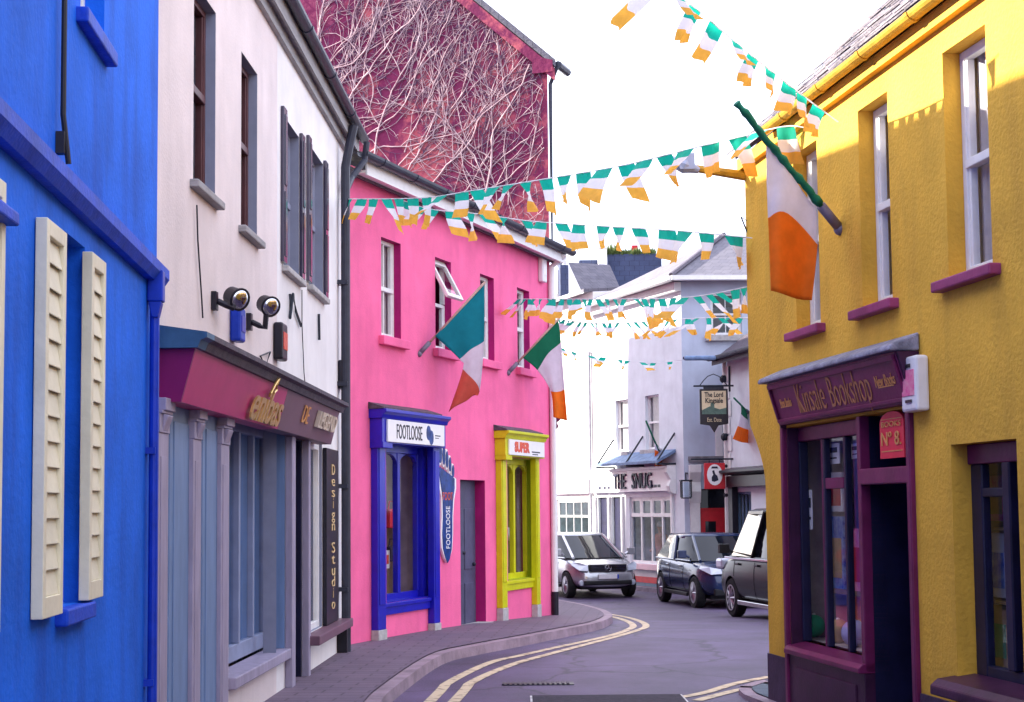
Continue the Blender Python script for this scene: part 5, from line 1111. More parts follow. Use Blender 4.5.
tc = N.new('ShaderNodeTexCoord'); n2 = N.new('ShaderNodeTexNoise'); n2.inputs['Scale'].default_value = 160; n2.inputs['Detail'].default_value = 2; L.new(tc.outputs['Object'], n2.inputs[0])
r2 = N.new('ShaderNodeValToRGB'); r2.color_ramp.elements[0].position = .35; r2.color_ramp.elements[1].position = .7; r2.color_ramp.elements[0].color = (.55, .55, .55, 1); r2.color_ramp.elements[1].color = (1.5, 1.5, 1.5, 1); L.new(n2.outputs[0], r2.inputs[0])
mx = N.new('ShaderNodeMixRGB'); mx.blend_type = 'MULTIPLY'; mx.inputs[0].default_value = 1; L.new(src, mx.inputs[1]); L.new(r2.outputs[0], mx.inputs[2])
n3 = N.new('ShaderNodeTexNoise'); n3.inputs['Scale'].default_value = .45; n3.inputs['Detail'].default_value = 9; n3.inputs['Roughness'].default_value = .7; L.new(tc.outputs['Object'], n3.inputs[0])
r3 = N.new('ShaderNodeValToRGB'); r3.color_ramp.elements[0].position = .36; r3.color_ramp.elements[1].position = .64; r3.color_ramp.elements[0].color = (.62, .60, .64, 1); r3.color_ramp.elements[1].color = (1.25, 1.2, 1.25, 1); L.new(n3.outputs[0], r3.inputs[0])
m2 = N.new('ShaderNodeMixRGB'); m2.blend_type = 'MULTIPLY'; m2.inputs[0].default_value = 1; L.new(mx.outputs[0], m2.inputs[1]); L.new(r3.outputs[0], m2.inputs[2])
vo = N.new('ShaderNodeTexVoronoi'); vo.feature = 'DISTANCE_TO_EDGE'; vo.inputs['Scale'].default_value = .38; wn = N.new('ShaderNodeTexNoise'); wn.inputs['Scale'].default_value = 2.5; wn.inputs['Detail'].default_value = 6; L.new(tc.outputs['Object'], wn.inputs[0])
av = N.new('ShaderNodeMixRGB'); av.blend_type = 'ADD'; av.inputs[0].default_value = .5; L.new(tc.outputs['Object'], av.inputs[1]); L.new(wn.outputs[1], av.inputs[2]); L.new(av.outputs[0], vo.inputs['Vector'])
r4 = N.new('ShaderNodeValToRGB'); r4.color_ramp.elements[0].position = .004; r4.color_ramp.elements[1].position = .014; r4.color_ramp.elements[0].color = (.45, .45, .45, 1); r4.color_ramp.elements[1].color = (1, 1, 1, 1); L.new(vo.outputs[0], r4.inputs[0])
m3 = N.new('ShaderNodeMixRGB'); m3.blend_type = 'MULTIPLY'; m3.inputs[0].default_value = 1; L.new(m2.outputs[0], m3.inputs[1]); L.new(r4.outputs[0], m3.inputs[2]); L.new(m3.outputs[0], bb.inputs['Base Color'])
xr = [-30, -20, -12, -8, -6, -4, -3] + [-2.5 + .25 * k for k in range(45)] + [10, 14, 20, 30]; yr = [-20, -10, -4, 0, 3, 6] + [7 + .5 * k for k in range(90)] + [56, 64, 80, 110]
V = [(x, y, road_z(x, y)) for y in yr for x in xr]; nx = len(xr)
b = MB(); b.add(V, [(j * nx + i, j * nx + i + 1, (j + 1) * nx + i + 1, (j + 1) * nx + i) for j in range(len(yr) - 1) for i in range(nx - 1)]); struct(b.build('road', 'asphalt', None, loc=(0, 0, 0)))
def smooth_line(P, n=6):
    out = []
    for i in range(len(P) - 1):
        p0, p1, p2, p3 = P[max(i - 1, 0)], P[i], P[i + 1], P[min(i + 2, len(P) - 1)]
        for k in range(n):
            t = k / n; out.append(.5 * ((2 * p1) + (p2 - p0) * t + (2 * p0 - 5 * p1 + 4 * p2 - p3) * t * t + (-p0 + 3 * p1 - 3 * p2 + p3) * t ** 3))
    return out + [P[-1]]
kp = [xy(gh(x, y, -KERB)) for x, y in ((396, 700), (443, 665), (482, 654.5), (530, 645), (568, 637), (598, 630.5), (611, 625), (613, 620.5), (604, 615), (585, 609.5), (560, 604.5))]
k0 = kp[0]; pre = [k0 - dcream * 16, k0 - dcream * 9, k0 - dcream * 4, k0 - dcream * 1.5]
K = smooth_line(pre + kp, 6)
K = [p for i, p in enumerate(K) if i == 0 or (p - K[i - 1]).length > .02]
end = K[-1] + (K[-1] - K[-6]).normalized() * 14; K.append(end)
print('kerb pts', [tuple(round(c, 2) for c in p) for p in kp])
def strip(b, P, w0, w1, zf0, zf1, flip=1):           # ribbon beside polyline P between offsets w0..w1 (to the left of travel)
    o = []
    for i, p in enumerate(P):
        t = (P[min(i + 1, len(P) - 1)] - P[max(i - 1, 0)]).normalized(); nrm = Vector((-t.y, t.x)) * flip
        a, c = p + nrm * w0, p + nrm * w1; o += [(a.x, a.y, gz(a.y) + zf0), (c.x, c.y, gz(c.y) + zf1)]
    b.add(o, [(2 * i, 2 * i + 2, 2 * i + 3, 2 * i + 1) for i in range(len(P) - 1)])
mat('kerb_stone', (.30, .22, .27), .7, .3, 3, .35, 40)
def kerb(P, flip, w=.16, h=0):
    b = MB(); strip(b, P, .012, .02, -KERB - .03, h - .006, flip); strip(b, P, .02, w, h - .006, h - .006, flip); d = [0]
    for i in range(1, len(P)): d.append(d[-1] + (P[i] - P[i - 1]).length)
    def pos(s):
        for i in range(1, len(P)):
            if d[i] >= s: return P[i - 1].lerp(P[i], (s - d[i - 1]) / max(1e-6, d[i] - d[i - 1]))
        return P[-1]
    s = 0
    while s < d[-1] - .2:
        ln = .92; Q = [pos(s + .006 + (ln - .012) * k / 4) for k in range(5)]; j = random.uniform(-.003, .003); s += ln
        if any((Q[k + 1] - Q[k]).length < .02 for k in range(4)): continue
        strip(b, Q, 0, .014, -KERB - .03, h + .002 + j, flip); strip(b, Q, .014, .03, h + .002 + j, h + .010 + j, flip); strip(b, Q, .03, w, h + .010 + j, h + .011 + j, flip)
        for e0, e1 in ((Q[0], Q[1]), (Q[4], Q[3])):
            t = (e1 - e0).normalized(); t = t if e0 is Q[0] else -t; nn = Vector((-t.y, t.x)) * flip; g = gz(e0.y); a, c = e0, e0 + nn * w
            b.add([(a.x, a.y, g - KERB - .03), (c.x, c.y, g - KERB - .03), (c.x, c.y, g + h + .011 + j), (a.x, a.y, g + h + .002 + j)], [(0, 1, 2, 3)]); return struct(b.build('kerb', 'kerb_stone', None))
kerb(K, 1)
# pavement left: from the kerb to the house fronts
def fan(P, flip, wall_fn, name, m, w=.16, h=0):
    b = MB(); o = []
    nn = 6
    for i, p in enumerate(P):
        t = (P[min(i + 1, len(P) - 1)] - P[max(i - 1, 0)]).normalized(); nrm = Vector((-t.y, t.x)) * flip
        a = p + nrm * w; c = wall_fn(p)
        for k in range(nn + 1): q = a.lerp(c, k / nn); o.append((q.x, q.y, gz(q.y) + h + .004))
    b.add(o, [(i * (nn + 1) + k, (i + 1) * (nn + 1) + k, (i + 1) * (nn + 1) + k + 1, i * (nn + 1) + k + 1) for i in range(len(P) - 1) for k in range(nn)])
    return struct(b.build(name, m, None, loc=(0, 0, 0)))
def paving(name, c, c2, sx, sy, mortar):
    m = mat(name, c, .75, .25, 2.2, .25, 60); nt = m.node_tree; N = nt.nodes; L = nt.links; bb = N['Principled BSDF']; src = bb.inputs['Base Color'].links[0].from_socket
    tc = N.new('ShaderNodeTexCoord'); bk = N.new('ShaderNodeTexBrick'); bk.inputs['Scale'].default_value = 1; bk.inputs['Brick Width'].default_value = sx; bk.inputs['Row Height'].default_value = sy; bk.inputs['Mortar Size'].default_value = .012
    mp = N.new('ShaderNodeMapping'); mp.inputs['Rotation'].default_value = (0, 0, R(4)); L.new(tc.outputs['Object'], mp.inputs[0]); L.new(mp.outputs[0], bk.inputs[0])
    bk.inputs['Color1'].default_value = (*c, 1); bk.inputs['Color2'].default_value = (*c2, 1); bk.inputs['Mortar'].default_value = (*mortar, 1)
    mx = N.new('ShaderNodeMixRGB'); mx.inputs[0].default_value = .65; L.new(src, mx.inputs[1]); L.new(bk.outputs[0], mx.inputs[2]); L.new(mx.outputs[0], bb.inputs['Base Color'])
paving('paving_left', (.17, .125, .175), (.13, .10, .15), .42, .20, (.07, .055, .07)); paving('paving_right', (.10, .13, .17), (.075, .10, .14), .6, .45, (.03, .04, .05))
def wall_left(p):
    best = None
    if p.y < C2.y - .3: t = (p - C1).dot(dcream); q = C1 + dcream * t if t > 0 else C1 + dblue * t
    else:
        t = (p - C2).dot(Vector((PINK.d.x, PINK.d.y))); t = min(max(t, 0), PINK.L); q = C2 + Vector((PINK.d.x, PINK.d.y)) * t
    return q + Vector((-.06, 0))
i_c = max(range(len(K)), key=lambda i: K[i].x)
def wl(p):
    i = K.index(p)
    if i <= i_c: return wall_left(p)
    q = (i - i_c) / (len(K) - 1 - i_c); s = Vector((dv.x, dv.y)); return C3 + s * ((p - C3).dot(s) if (p - C3).dot(s) > 0 else 0)
fan(K, 1, wl, 'pavement', 'paving_left')
# double yellow lines and the pale line
mat('line_yellow', (.62, .50, .34), .7, .35, 7, .2, contrast=(.36, .50), c2=(.24, .17, .13)); mat('line_white', (.62, .6, .6), .7, .35, 9, .2)
def line(pts, w, name, m, ext0=0):
    P = [xy(gh(x, y, -KERB)) for x, y in pts]
    if ext0: P = [P[0] + (P[0] - P[1]).normalized() * ext0] + P
    P = smooth_line(P, 8); b = MB(); strip(b, P, -w / 2, w / 2, -KERB + .006, -KERB + .006); return struct(b.build(name, m, None))
line(((456, 700), (473, 682), (512, 665), (545, 655.5), (581, 646), (612, 638), (636, 631), (646, 626.5), (640, 621.5), (622, 616.5), (590, 611)), .11, 'road_marking', 'line_yellow', 9)
line(((432, 700), (449.6, 682.5), (490, 663), (520, 656), (555, 648), (588, 641), (615, 634.5), (630, 629), (633, 625.5), (626, 621), (610, 616.5), (582, 611)), .11, 'road_marking', 'line_yellow', 9)
line(((770, 677), (735, 684), (705, 693), (675, 698.5)), .11, 'road_marking', 'line_yellow'); line(((770, 684.6), (745, 689), (727, 693), (697, 701)), .11, 'road_marking', 'line_yellow')
# right pavement: slate slabs along the yellow house
RK = [xy(gh(x, y, -KERB)) for x, y in ((790, 664), (762, 685), (742, 690.5), (737, 693.5), (742, 699))]
RK = [Y0 - dyel * -1.2 + Vector((.4, 0)), *RK[1:]]; last = RK[-1]; 
RKs = smooth_line(RK, 5) + [last - dyel * t for t in (1.0, 3, 6, 12)]
kerb(RKs, 1, .14, -.07)
fan(RKs, 1, lambda p: Y0 - dyel * max(0, -(p - Y0).dot(dyel)) + Vector((.7, .0)), 'pavement', 'paving_right', .14, -.07)
# pub pavement
PP = [PB + dpub * 8 + (-1) * Vector((PUB.n.x, PUB.n.y)) * 1.1, PC - Vector((PUB.n.x, PUB.n.y)) * 1.1 + Vector((.2, -.4)), PC + Vector((1.2, -1.9)), K0 + Vector((-.6, -1.5)), K1 + Vector((-1.3, 0))]
kerb(smooth_line(PP, 4), 1); sp = smooth_line(PP, 4)
fan(sp, 1, lambda p: (PB + dpub * ((p - PB).dot(dpub))) if p.x < PC.x - .3 and p.y > 39.8 else (PC if p.y > 39.2 else (K0 + (K1 - K0).normalized() * max(0, (p - K0).dot((K1 - K0).normalized())))), 'pavement', 'paving_right')
# manhole and drain
mat('lid_iron', (.05, .042, .06), .85, .3, 20, .5, spec=.2)
p = gh(607, 699, -KERB); q0, q1 = gh(530, 697, -KERB), gh(684, 698, -KERB); w = q1.x - q0.x
mcv = thing('manhole_cover', 'rectangular dark manhole cover with pale frame in the foreground road', 'manhole', (p.x, q0.y - .8, gz(q0.y) - KERB))
b = MB(); z = gz(q0.y) - KERB; b.box(q0.x, q1.x, q0.y - 1.0, q0.y, z + .002, z + .012); b.build('frame', 'line_white', mcv)
b = MB(); b.box(q0.x + .02, q1.x - .02, q0.y - .98, q0.y - .02, z + .0125, z + .018); b.build('lid', 'lid_iron', mcv)
q0, q1 = gh(502, 684.5, -KERB), gh(574, 684.5, -KERB); z = gz(q0.y) - KERB
dg_ = thing('drain_grate', 'narrow dark iron drain grate crossing the road between the yellow lines and manhole', 'drain', (q0.x, q0.y, z))
b = MB(); b.box(q0.x, q1.x, q0.y - .12, q0.y + .12, z + .003, z + .008); b.build('bed', 'iron', dg_)
b = MB(); k = int((q1.x - q0.x) / .05)
for i in range(k): b.box(q0.x + i * .05, q0.x + i * .05 + .025, q0.y - .1, q0.y + .1, z + .0085, z + .018)
b.build('grate_bars', 'lead_dark', dg_)
# ================================================================== BUNTING
mat('cloth_green', (.008, .42, .31), .7, .12, 10, trans=.5); mat('cloth_white', (.82, .80, .84), .7, .06, 10, trans=.5); mat('cloth_orange', (.88, .46, .07), .7, .12, 10, trans=.5)
rb = random.Random(5)
def bunting(pts, Ya, Yb, label, spacing=.42, fw=.24, fh=.30, skip=0.0, jit=.7, start=.05):
    xa, xb = pts[0][0], pts[-1][0]; P = []
    for x, y in pts:
        q = (x - xa) / (xb - xa); Y = 1 / ((1 - q) / Ya + q / Yb); P.append(at(x, y, Y))
    S = smooth_line(P, 8)
    t = thing('bunting', label, 'bunting', S[0], 'strings of tricolour bunting')
    b = MB(); b.tube(S, .006, 5); b.build('cord', 'cloth_white', t)
    d = [0]
    for i in range(1, len(S)): d.append(d[-1] + (S[i] - S[i - 1]).length)
    def pos(s):
        for i in range(1, len(S)):
            if d[i] >= s: return S[i - 1].lerp(S[i], (s - d[i - 1]) / (d[i] - d[i - 1]))
        return S[-1]
    s = start; k = 0
    while s < d[-1] - fw and k < 60:
        if rb.random() >= skip:
            w = fw * rb.uniform(.85, 1.1); h = fh * rb.uniform(.85, 1.1); p0 = pos(s); p1 = pos(s + w); T = p1 - p0; Nn = Vector((T.y, -T.x, 0)).normalized()
            tw = rb.gauss(0, .6); sw = rb.gauss(0, .12); fl = rb.gauss(0, .16); ph = rb.uniform(0, 6); narrow = rb.uniform(.8, 1.05) if rb.random() < .8 else rb.uniform(.1, .5); lift = rb.gauss(0, .16)
            nu, nv = 6, 9; V = []
            for j in range(nv + 1):
                q = j / nv; ww = 1 - (1 - narrow) * q ** 1.4; a = tw * q
                for i in range(nu + 1):
                    r = i / nu - .5
                    V.append(p0 + T * (.5 + r * ww * math.cos(a) + sw * q * q) + Nn * (T.length * r * ww * math.sin(a) + fl * q + .022 * math.sin(ph + r * 7 + q * 3) * (.25 + q)) - Vector((0, 0, h * q * (1 - lift * q * (r + .5)))))
            b = MB(); b.V = V
            for j in range(nv):
                for i in range(nu): b.F.append([j * (nu + 1) + i, j * (nu + 1) + i + 1, (j + 1) * (nu + 1) + i + 1, (j + 1) * (nu + 1) + i]); b.MI.append(j * 3 // nv)
            b.build('pennant', ['cloth_green', 'cloth_white', 'cloth_orange'], t, smooth=True, fix=False); k += 1
        s += fw + (spacing - fw) * rb.uniform(1 - jit, 1 + jit)
    return t
bunting(((340, 199), (420, 198), (470, 191), (545, 179), (620, 166), (690, 149), (735, 138), (790, 126), (822, 134)), 18.3, 12.6, 'upper bunting across the street from the dark downpipe to the yellow eave', .285, .215, .285)
bunting(((402, 200), (430, 209), (480, 214), (530, 221), (600, 226), (680, 231), (752, 238)), 19.9, 14.2, 'second bunting sagging from the pink eave to the yellow corner below the first', .40, .25, .285)
bunting(((610, -80), (640, -48), (668, -14), (700, 12), (740, 46), (790, 86), (838, 122)), 10.0, 11.6, 'bunting slanting down the white sky onto the yellow wall', .215, .14, .185)
bunting(((517, 299), (560, 299), (620, 299), (690, 297), (752, 286)), 24.2, 14.8, 'bunting from the fourth pink window towards the yellow house', .36, .23, .27)
bunting(((553, 318), (590, 323), (640, 322), (700, 318), (752, 318)), 27, 16.5, 'thin bunting below the one tied to the fourth pink window', .40, .20, .22)
bunting(((556, 346), (580, 354), (600, 357), (650, 363), (683, 360)), 36, 40, 'faint far bunting against the sunlit pub wall', .55, .25, .22)

# ================================================================== FLAGS
mat('flag_teal', (.006, .27, .35), .75, .1, 8, trans=.45); mat('flag_green', (.004, .17, .085), .75, .1, 8, trans=.3); mat('flag_white', (.78, .75, .82), .75, .06, 8, trans=.5); mat('flag_orange', (.86, .25, .02), .75, .1, 8, trans=.5); mat('flag_rust', (.62, .10, .07), .75, .1, 8, trans=.3)
mat('pole_wood', (.42, .26, .22), .6, .2, 12); mat('holder_grey', (.16, .14, .20), .4, .2, 8); mat('pole_green', (.008, .17, .10), .7, .3, 14)
def cat(P, t):
    n = len(P) - 1; i = min(int(t * n), n - 1); f = t * n - i
    a, b_, c, d = P[max(i - 1, 0)], P[i], P[i + 1], P[min(i + 2, n)]
    return .5 * ((2 * b_) + (c - a) * f + (2 * a - 5 * b_ + 4 * c - d) * f * f + (-a + 3 * b_ - 3 * c + d) * f ** 3)
def flag(t, grid, Yf, mats, fold=.05, sw=0.0):
    """cloth surface through a coarse net of points; rows run away from the pole"""
    G = [[at(x, y, Yf(x, i, j)) for j, (x, y) in enumerate(r)] for i, r in enumerate(grid)]
    nu, nv = 14, 27; V = []
    for j in range(nv + 1):
        q = j / nv; row = [cat([G[i][c] for i in range(len(G))], q) for c in range(len(G[0]))]
        for i in range(nu + 1):
            p = cat(row, i / nu); V.append(p + Vector((.35, 1, 0)) * fold * q ** .5 * math.sin(i / nu * 8.5 + 2.2 * q))
    b = MB(); b.V = V
    for j in range(nv):
        for i in range(nu): b.F.append([j * (nu + 1) + i, j * (nu + 1) + i + 1, (j + 1) * (nu + 1) + i + 1, (j + 1) * (nu + 1) + i]); b.MI.append(j * 3 // nv)
    o = b.build('cloth', mats, t, smooth=True, fix=False)
    s = o.modifiers.new('thick', 'SOLIDIFY'); s.thickness = .003
    return o
def flagpole(F, wall_px, tip_px, label, out=.85, holder=.2, hm='holder_grey', pm='pole_wood', r=.017):
    u, z = F.uz(*wall_px); base = F.m @ Vector((u, 0, z)); nn = -F.n
    rt = ray(*tip_px); k = (base + nn * out - EYE).dot(F.n) / rt.dot(F.n); tip = EYE + rt * k      # the tip stands this far out from the wall
    t = thing('flag', label, 'flag', base, 'tricolour flags on slanting poles')
    d = (tip - base).normalized()
    b = MB(); b.tube([base + d * .05, tip], r, 8); b.build('pole', pm, t, smooth=True)
    b = MB(); b.tube([base, base + d * holder], r * 2, 10); b.build('holder', hm, t, smooth=True)
    b = MB(Matrix.Translation(base)); b.ball((0, 0, 0), r * 2.6, 10); b.build('wall_bracket', hm, t, smooth=True)
    return t, base, tip
t, A, Bt = flagpole(PINK, (419, 354), (485, 282), 'large flag with teal stripe hanging over the blue shop window', .75, .22)
fy = lambda A, Bt, px0, px1, ext: (lambda x, i, j: A.y + (Bt.y - A.y) * min(1.15, max(.0, ((x - px0) / (px1 - px0)))) + ext * (j - 1))
flag(t, [[(435, 336), (460, 309), (484, 283)], [(459, 359), (472, 349), (484, 341)], [(462, 369), (473, 379), (480, 391)], [(448, 412), (462, 403), (475, 394)]], fy(A, Bt, 419, 485, .02), ['flag_teal', 'flag_white', 'flag_rust'], .035)
t, A, Bt = flagpole(PINK, (508, 373), (563, 314), 'flag with dark green stripe hanging beside the far corner of the pink house', .75, .22)
flag(t, [[(523, 358), (541, 339), (558, 320)], [(537, 370), (549, 353), (561, 342)], [(550, 391), (557, 392), (565, 389)], [(553, 417), (560, 419), (568, 421)]], fy(A, Bt, 508, 563, .02), ['flag_green', 'flag_white', 'flag_orange'], .035)
t, A, Bt = flagpole(YEL, (840, 229), (737, 103), 'large white and orange flag on a green wrapped pole on the yellow house', .95, .26, pm='pole_green', r=.020)
d = Bt - A; rb2 = random.Random(3); pts = [A + d * (.2 + .8 * k / 22) for k in range(23)]
b = MB(); b.tube([p + Vector((rb2.gauss(0, .004), 0, rb2.gauss(0, .006))) for p in pts], [.036 - .010 * k / 22 + rb2.gauss(0, .004) for k in range(23)], 10); b.build('rolled_stripe', 'pole_green', t, smooth=True)
flag(t, [[(766, 141), (786, 168), (811, 203)], [(766, 176), (788, 190), (816, 212)], [(767, 217), (788, 214), (818, 245)], [(770, 290), (791, 297), (813, 301)]], fy(A, Bt, 840, 737, -.03), ['flag_white', 'flag_white', 'flag_orange'], .05)
t, A, Bt = flagpole(PUB, (661, 456), (646, 421), 'small orange tipped flag over the pub fascia', .8, .2, pm='pole_green', r=.025)
flag(t, [[(658, 447), (655, 441), (652, 434)], [(661, 450), (658, 446), (655, 442)], [(663, 456), (659, 452), (655, 450)], [(668, 464), (662, 466), (655, 466)]], fy(A, Bt, 661, 646, -.02), ['flag_green', 'flag_white', 'flag_orange'], .04)
t, A, Bt = flagpole(COT, (748, 412), (734, 398), 'orange and white flag at the cottage beside the hanging pub sign', .9, .2, pm='pole_green', r=.022)
flag(t, [[(747, 410), (744, 407), (741, 404)], [(748, 420), (744, 417), (741, 414)], [(749, 430), (743, 428), (738, 426)], [(748, 443), (741, 442), (733, 439)]], fy(A, Bt, 748, 734, -.03), ['flag_green', 'flag_white', 'flag_orange'], .03)

# ================================================================== VEHICLES
mat('tyre', (.018, .018, .02), .8, .3, 10, .2); mat('alloy', (.42, .42, .46), .3, .1, 8, metal=.8); mat('head_glass', (.55, .6, .7), .06, .1, 6, spec=.8, coat=.6); mat('plastic_black', (.015, .015, .018), .5, .2, 8); mat('tail_red', (.35, .01, .01), .15, .1, 6)
def car(name, label, M, L, Wd, Hh, base, hood, belt, prof, cab, wheels, rw, paint, grille, front, group, van=False):
    """prof: stations (x, z_top, half width, z_bottom); cab: (x at screen base, x roof front, x roof rear, x rear base)"""
    t = thing(name, label, 'van' if van else 'car', M, group); MM = WM[t.name]
    b = MB(MM); sec = []
    for (x, zt, hw, zb) in prof:
        pts = [(0, zb), (hw * .80, zb), (hw * .95, zb + .10), (hw * 1.0, zb + (zt - zb) * .38), (hw * 1.0, zb + (zt - zb) * .62), (hw * .975, zt - .09), (hw * .90, zt - .015), (hw * .55, zt + .015), (0, zt + .025)]
        full = [(-y, z) for y, z in reversed(pts[1:])] + pts[0:] if False else [(y, z) for y, z in pts] + [(-y, z) for y, z in reversed(pts[1:-1])]
        sec.append([(x, y, z) for y, z in full])
    n = len(sec[0]); V = [p for s in sec for p in s]; Fc = [(i * n + j, i * n + (j + 1) % n, (i + 1) * n + (j + 1) % n, (i + 1) * n + j) for i in range(len(sec) - 1) for j in range(n)] + [tuple(range(n)), tuple(range((len(sec) - 1) * n, len(sec) * n))]
    b.add(V, Fc); body = b.build('body', paint, t, smooth=True, sub=2)
    # wheel arches cut out of the shell
    dg = bpy.context.evaluated_depsgraph_get(); cut = MB(MM)
    for wx in wheels:
        for s in (-1, 1): cut.lathe([(rw * 1.13, s * (Wd / 2 - .27)), (rw * 1.13, s * (Wd / 2 + .2))], 28, 'Y', (wx, 0, rw))
    co = cut.build('cutter', 'plastic_black', t); bo = body.modifiers.new('arch', 'BOOLEAN'); bo.object = co; bo.operation = 'DIFFERENCE'; bo.solver = 'EXACT'
    dg.update(); me = bpy.data.meshes.new_from_object(body.evaluated_get(bpy.context.evaluated_depsgraph_get())); body.modifiers.clear(); body.data = me; bpy.data.objects.remove(co)
    for p in me.polygons: p.use_smooth = True
    try: me.set_sharp_from_angle(angle=R(38))
    except Exception: pass
    MB(MM).box(min(wheels) - .5, max(wheels) + .5, -Wd / 2 + .26, Wd / 2 - .26, .22, .6).build('underbody', 'plastic_black', t)
    # cabin: glasshouse + painted roof and pillars
    x0, x1, x2, x3 = cab; wb = Wd / 2 * .90; wr = Wd / 2 * .74 if not van else Wd / 2 * .84; zb, zr = belt, Hh
    def ring(q, off=0.0):                 # q 0 at the belt, 1 at the roof edge
        xf = x0 + (x1 - x0) * q; xr = x3 + (x2 - x3) * q; w = wb + (wr - wb) * q + off; z = zb - .03 + (zr - .05 - zb + .03) * q
        return [(xf + off, w * .80, z), (xf - .18, w, z), ((xf + xr) / 2, w * 1.015, z), (xr + .12, w, z), (xr - off, w * .82, z), (xr - off - .05, 0, z), (xr - off, -w * .82, z), (xr + .12, -w, z), ((xf + xr) / 2, -w * 1.015, z), (xf - .18, -w, z), (xf + off, -w * .80, z), (xf + off + .07, 0, z)]
    rs = [ring(0), ring(.35), ring(.7), ring(1)]; V = [p for r in rs for p in r]; n = 12
    MB(MM).add(V, [(i * n + j, i * n + (j + 1) % n, (i + 1) * n + (j + 1) % n, (i + 1) * n + j) for i in range(3) for j in range(n)]).build('windows', 'glass_dark', t, smooth=True)
    top = ring(1, .015); z = zr - .05
    b = MB(MM); V = [(x, y, z - .05) for x, y, _ in top] + [(x, y, z) for x, y, _ in top] + [(x + ((x1 + x2) / 2 - x) * .10, y * .88, z + .045) for x, y, _ in top] + [(x + ((x1 + x2) / 2 - x) * .5, y * .45, z + .065) for x, y, _ in top]
    b.add(V, [(i * n + j, i * n + (j + 1) % n, (i + 1) * n + (j + 1) % n, (i + 1) * n + j) for i in range(3) for j in range(n)] + [tuple(range(3 * n, 4 * n))]); b.build('roof', paint, t, smooth=True)
    b = MB(MM)
    for s in (-1, 1):
        for k in ((0, 1) if not van else (0, 1)): pass
        lo, hi = ring(0, .012), ring(1, .012); idx = (0, 4) if s > 0 else (10, 6)
        for i, rr_ in ((idx[0], .035), (idx[1], .06)): b.tube([lo[i], hi[i]], rr_, 6)
        for q in ((.42, .0) if not van else (.30, .66)):
            if q: 
                f = lambda R_: Vector((R_[1][0] + (R_[3][0] - R_[1][0]) * q, s * (abs(R_[2][1]) + .004), R_[1][2]))
                b.tube([f(lo), f(hi)], .035, 6)
        b.tube([lo[1 if s > 0 else 9], lo[2 if s > 0 else 8], lo[3 if s > 0 else 7]], .02, 6)
    b.build('pillar', paint, t)
    for wx in wheels:
        for s in (-1, 1):
            y = s * (Wd / 2 - .115); b = MB(MM)
            b.lathe([(rw * .66, -.1), (rw * .93, -.1), (rw, -.07), (rw, .07), (rw * .93, .1), (rw * .66, .1)], 28, 'Y', (wx, y, rw)); wo = b.build('wheel', 'tyre', t, smooth=False)
            b = MB(MM); yo = y + s * .085; b.lathe([(rw * .67, -.02), (rw * .67, .025), (rw * .60, .025), (rw * .58, -.01)], 24, 'Y', (wx, yo, rw))
            for k in range(10):
                q = k * math.pi / 5; ca_, sa_ = math.cos(q), math.sin(q); b.tube([(wx + ca_ * rw * .1, yo + s * .01, rw + sa_ * rw * .1), (wx + ca_ * rw * .62, yo + s * .005, rw + sa_ * rw * .62)], [.035, .022], 5)
            b.lathe([(rw * .17, -.02), (rw * .17, .02), (rw * .08, .03)], 12, 'Y', (wx, yo, rw)); b.build('rim', 'alloy', wo)
            MB(MM).lathe([(rw * .64, 0), (rw * .1, .0)], 20, 'Y', (wx, y - s * .02, rw)).build('brake_disc', 'plastic_black', wo)
    for s in (-1, 1):
        b = MB(MM); xm = x0 - .28; zm_ = belt + .10
        b.tube([(xm, s * wb, zm_ - .06), (xm, s * (wb + .10), zm_)], .03, 6); b.box(xm - .06, xm + .06, s * (wb + .08), s * (wb + .27), zm_ - .07, zm_ + .10); b.build('mirror', paint if not van else 'plastic_black', t, bevel=.03)
        b = MB(MM)
        for xd in (.25, 1.25): b.box(x0 - .9 - xd + .3, x0 - .9 - xd + .48, s * Wd / 2 * .985, s * (Wd / 2 + .015), belt - .17, belt - .13)
        b.build('door_handle', 'chrome' if not van else paint, t, bevel=.008)
        b = MB(MM); b.box(min(wheels) + rw * 1.2, max(wheels) - rw * 1.2, s * Wd / 2 * .955, s * (Wd / 2 * 1.0 + .012), .25, .33); b.build('sill_trim', 'chrome' if van else 'plastic_black', t, bevel=.01)
        if van: MB(MM).box(-L / 2 + .1, x0 - .1, s * Wd / 2 * .955, s * (Wd / 2 + .012), belt - .07, belt - .03).build('waist_trim', 'chrome', t, bevel=.006)
    from mathutils.bvhtree import BVHTree
    bv = BVHTree.FromPolygons([v.co for v in body.data.vertices], [tuple(p.vertices) for p in body.data.polygons])
    for s in (-1, 1):                     # shut lines round the doors, laid on the body side
        lines = [[(x, zb_ + (belt - .02 - zb_) * k / 8) for k in range(9)] for x, zb_ in ((x0 - .55, .38), (x0 - 1.62, .38), (x0 - 2.45, .62))]
        lines.append([(x0 - .55 - 1.9 * k / 14, .37) for k in range(15)])
        b = MB(MM)
        for ln_ in lines:
            P = []
            for (x, z) in ln_:
                h = bv.ray_cast(Vector((x, s * 3, z)), Vector((0, -s, 0)))
                if h[0] is not None and abs(h[0].y) > Wd * .4: P.append(h[0])
            if len(P) > 3: b.tube(P, .007, 4)
        if b.V: b.build('door_seam', 'plastic_black', t)
    front(MM, t)
    return t
def car_frame(px, py, heading, Y):      # heading: direction the car faces, degrees from +x anticlockwise
    p = gh(px, py, -KERB); return Matrix.Translation((p.x, p.y, p.z)) @ Matrix.Rotation(R(heading), 4, 'Z')
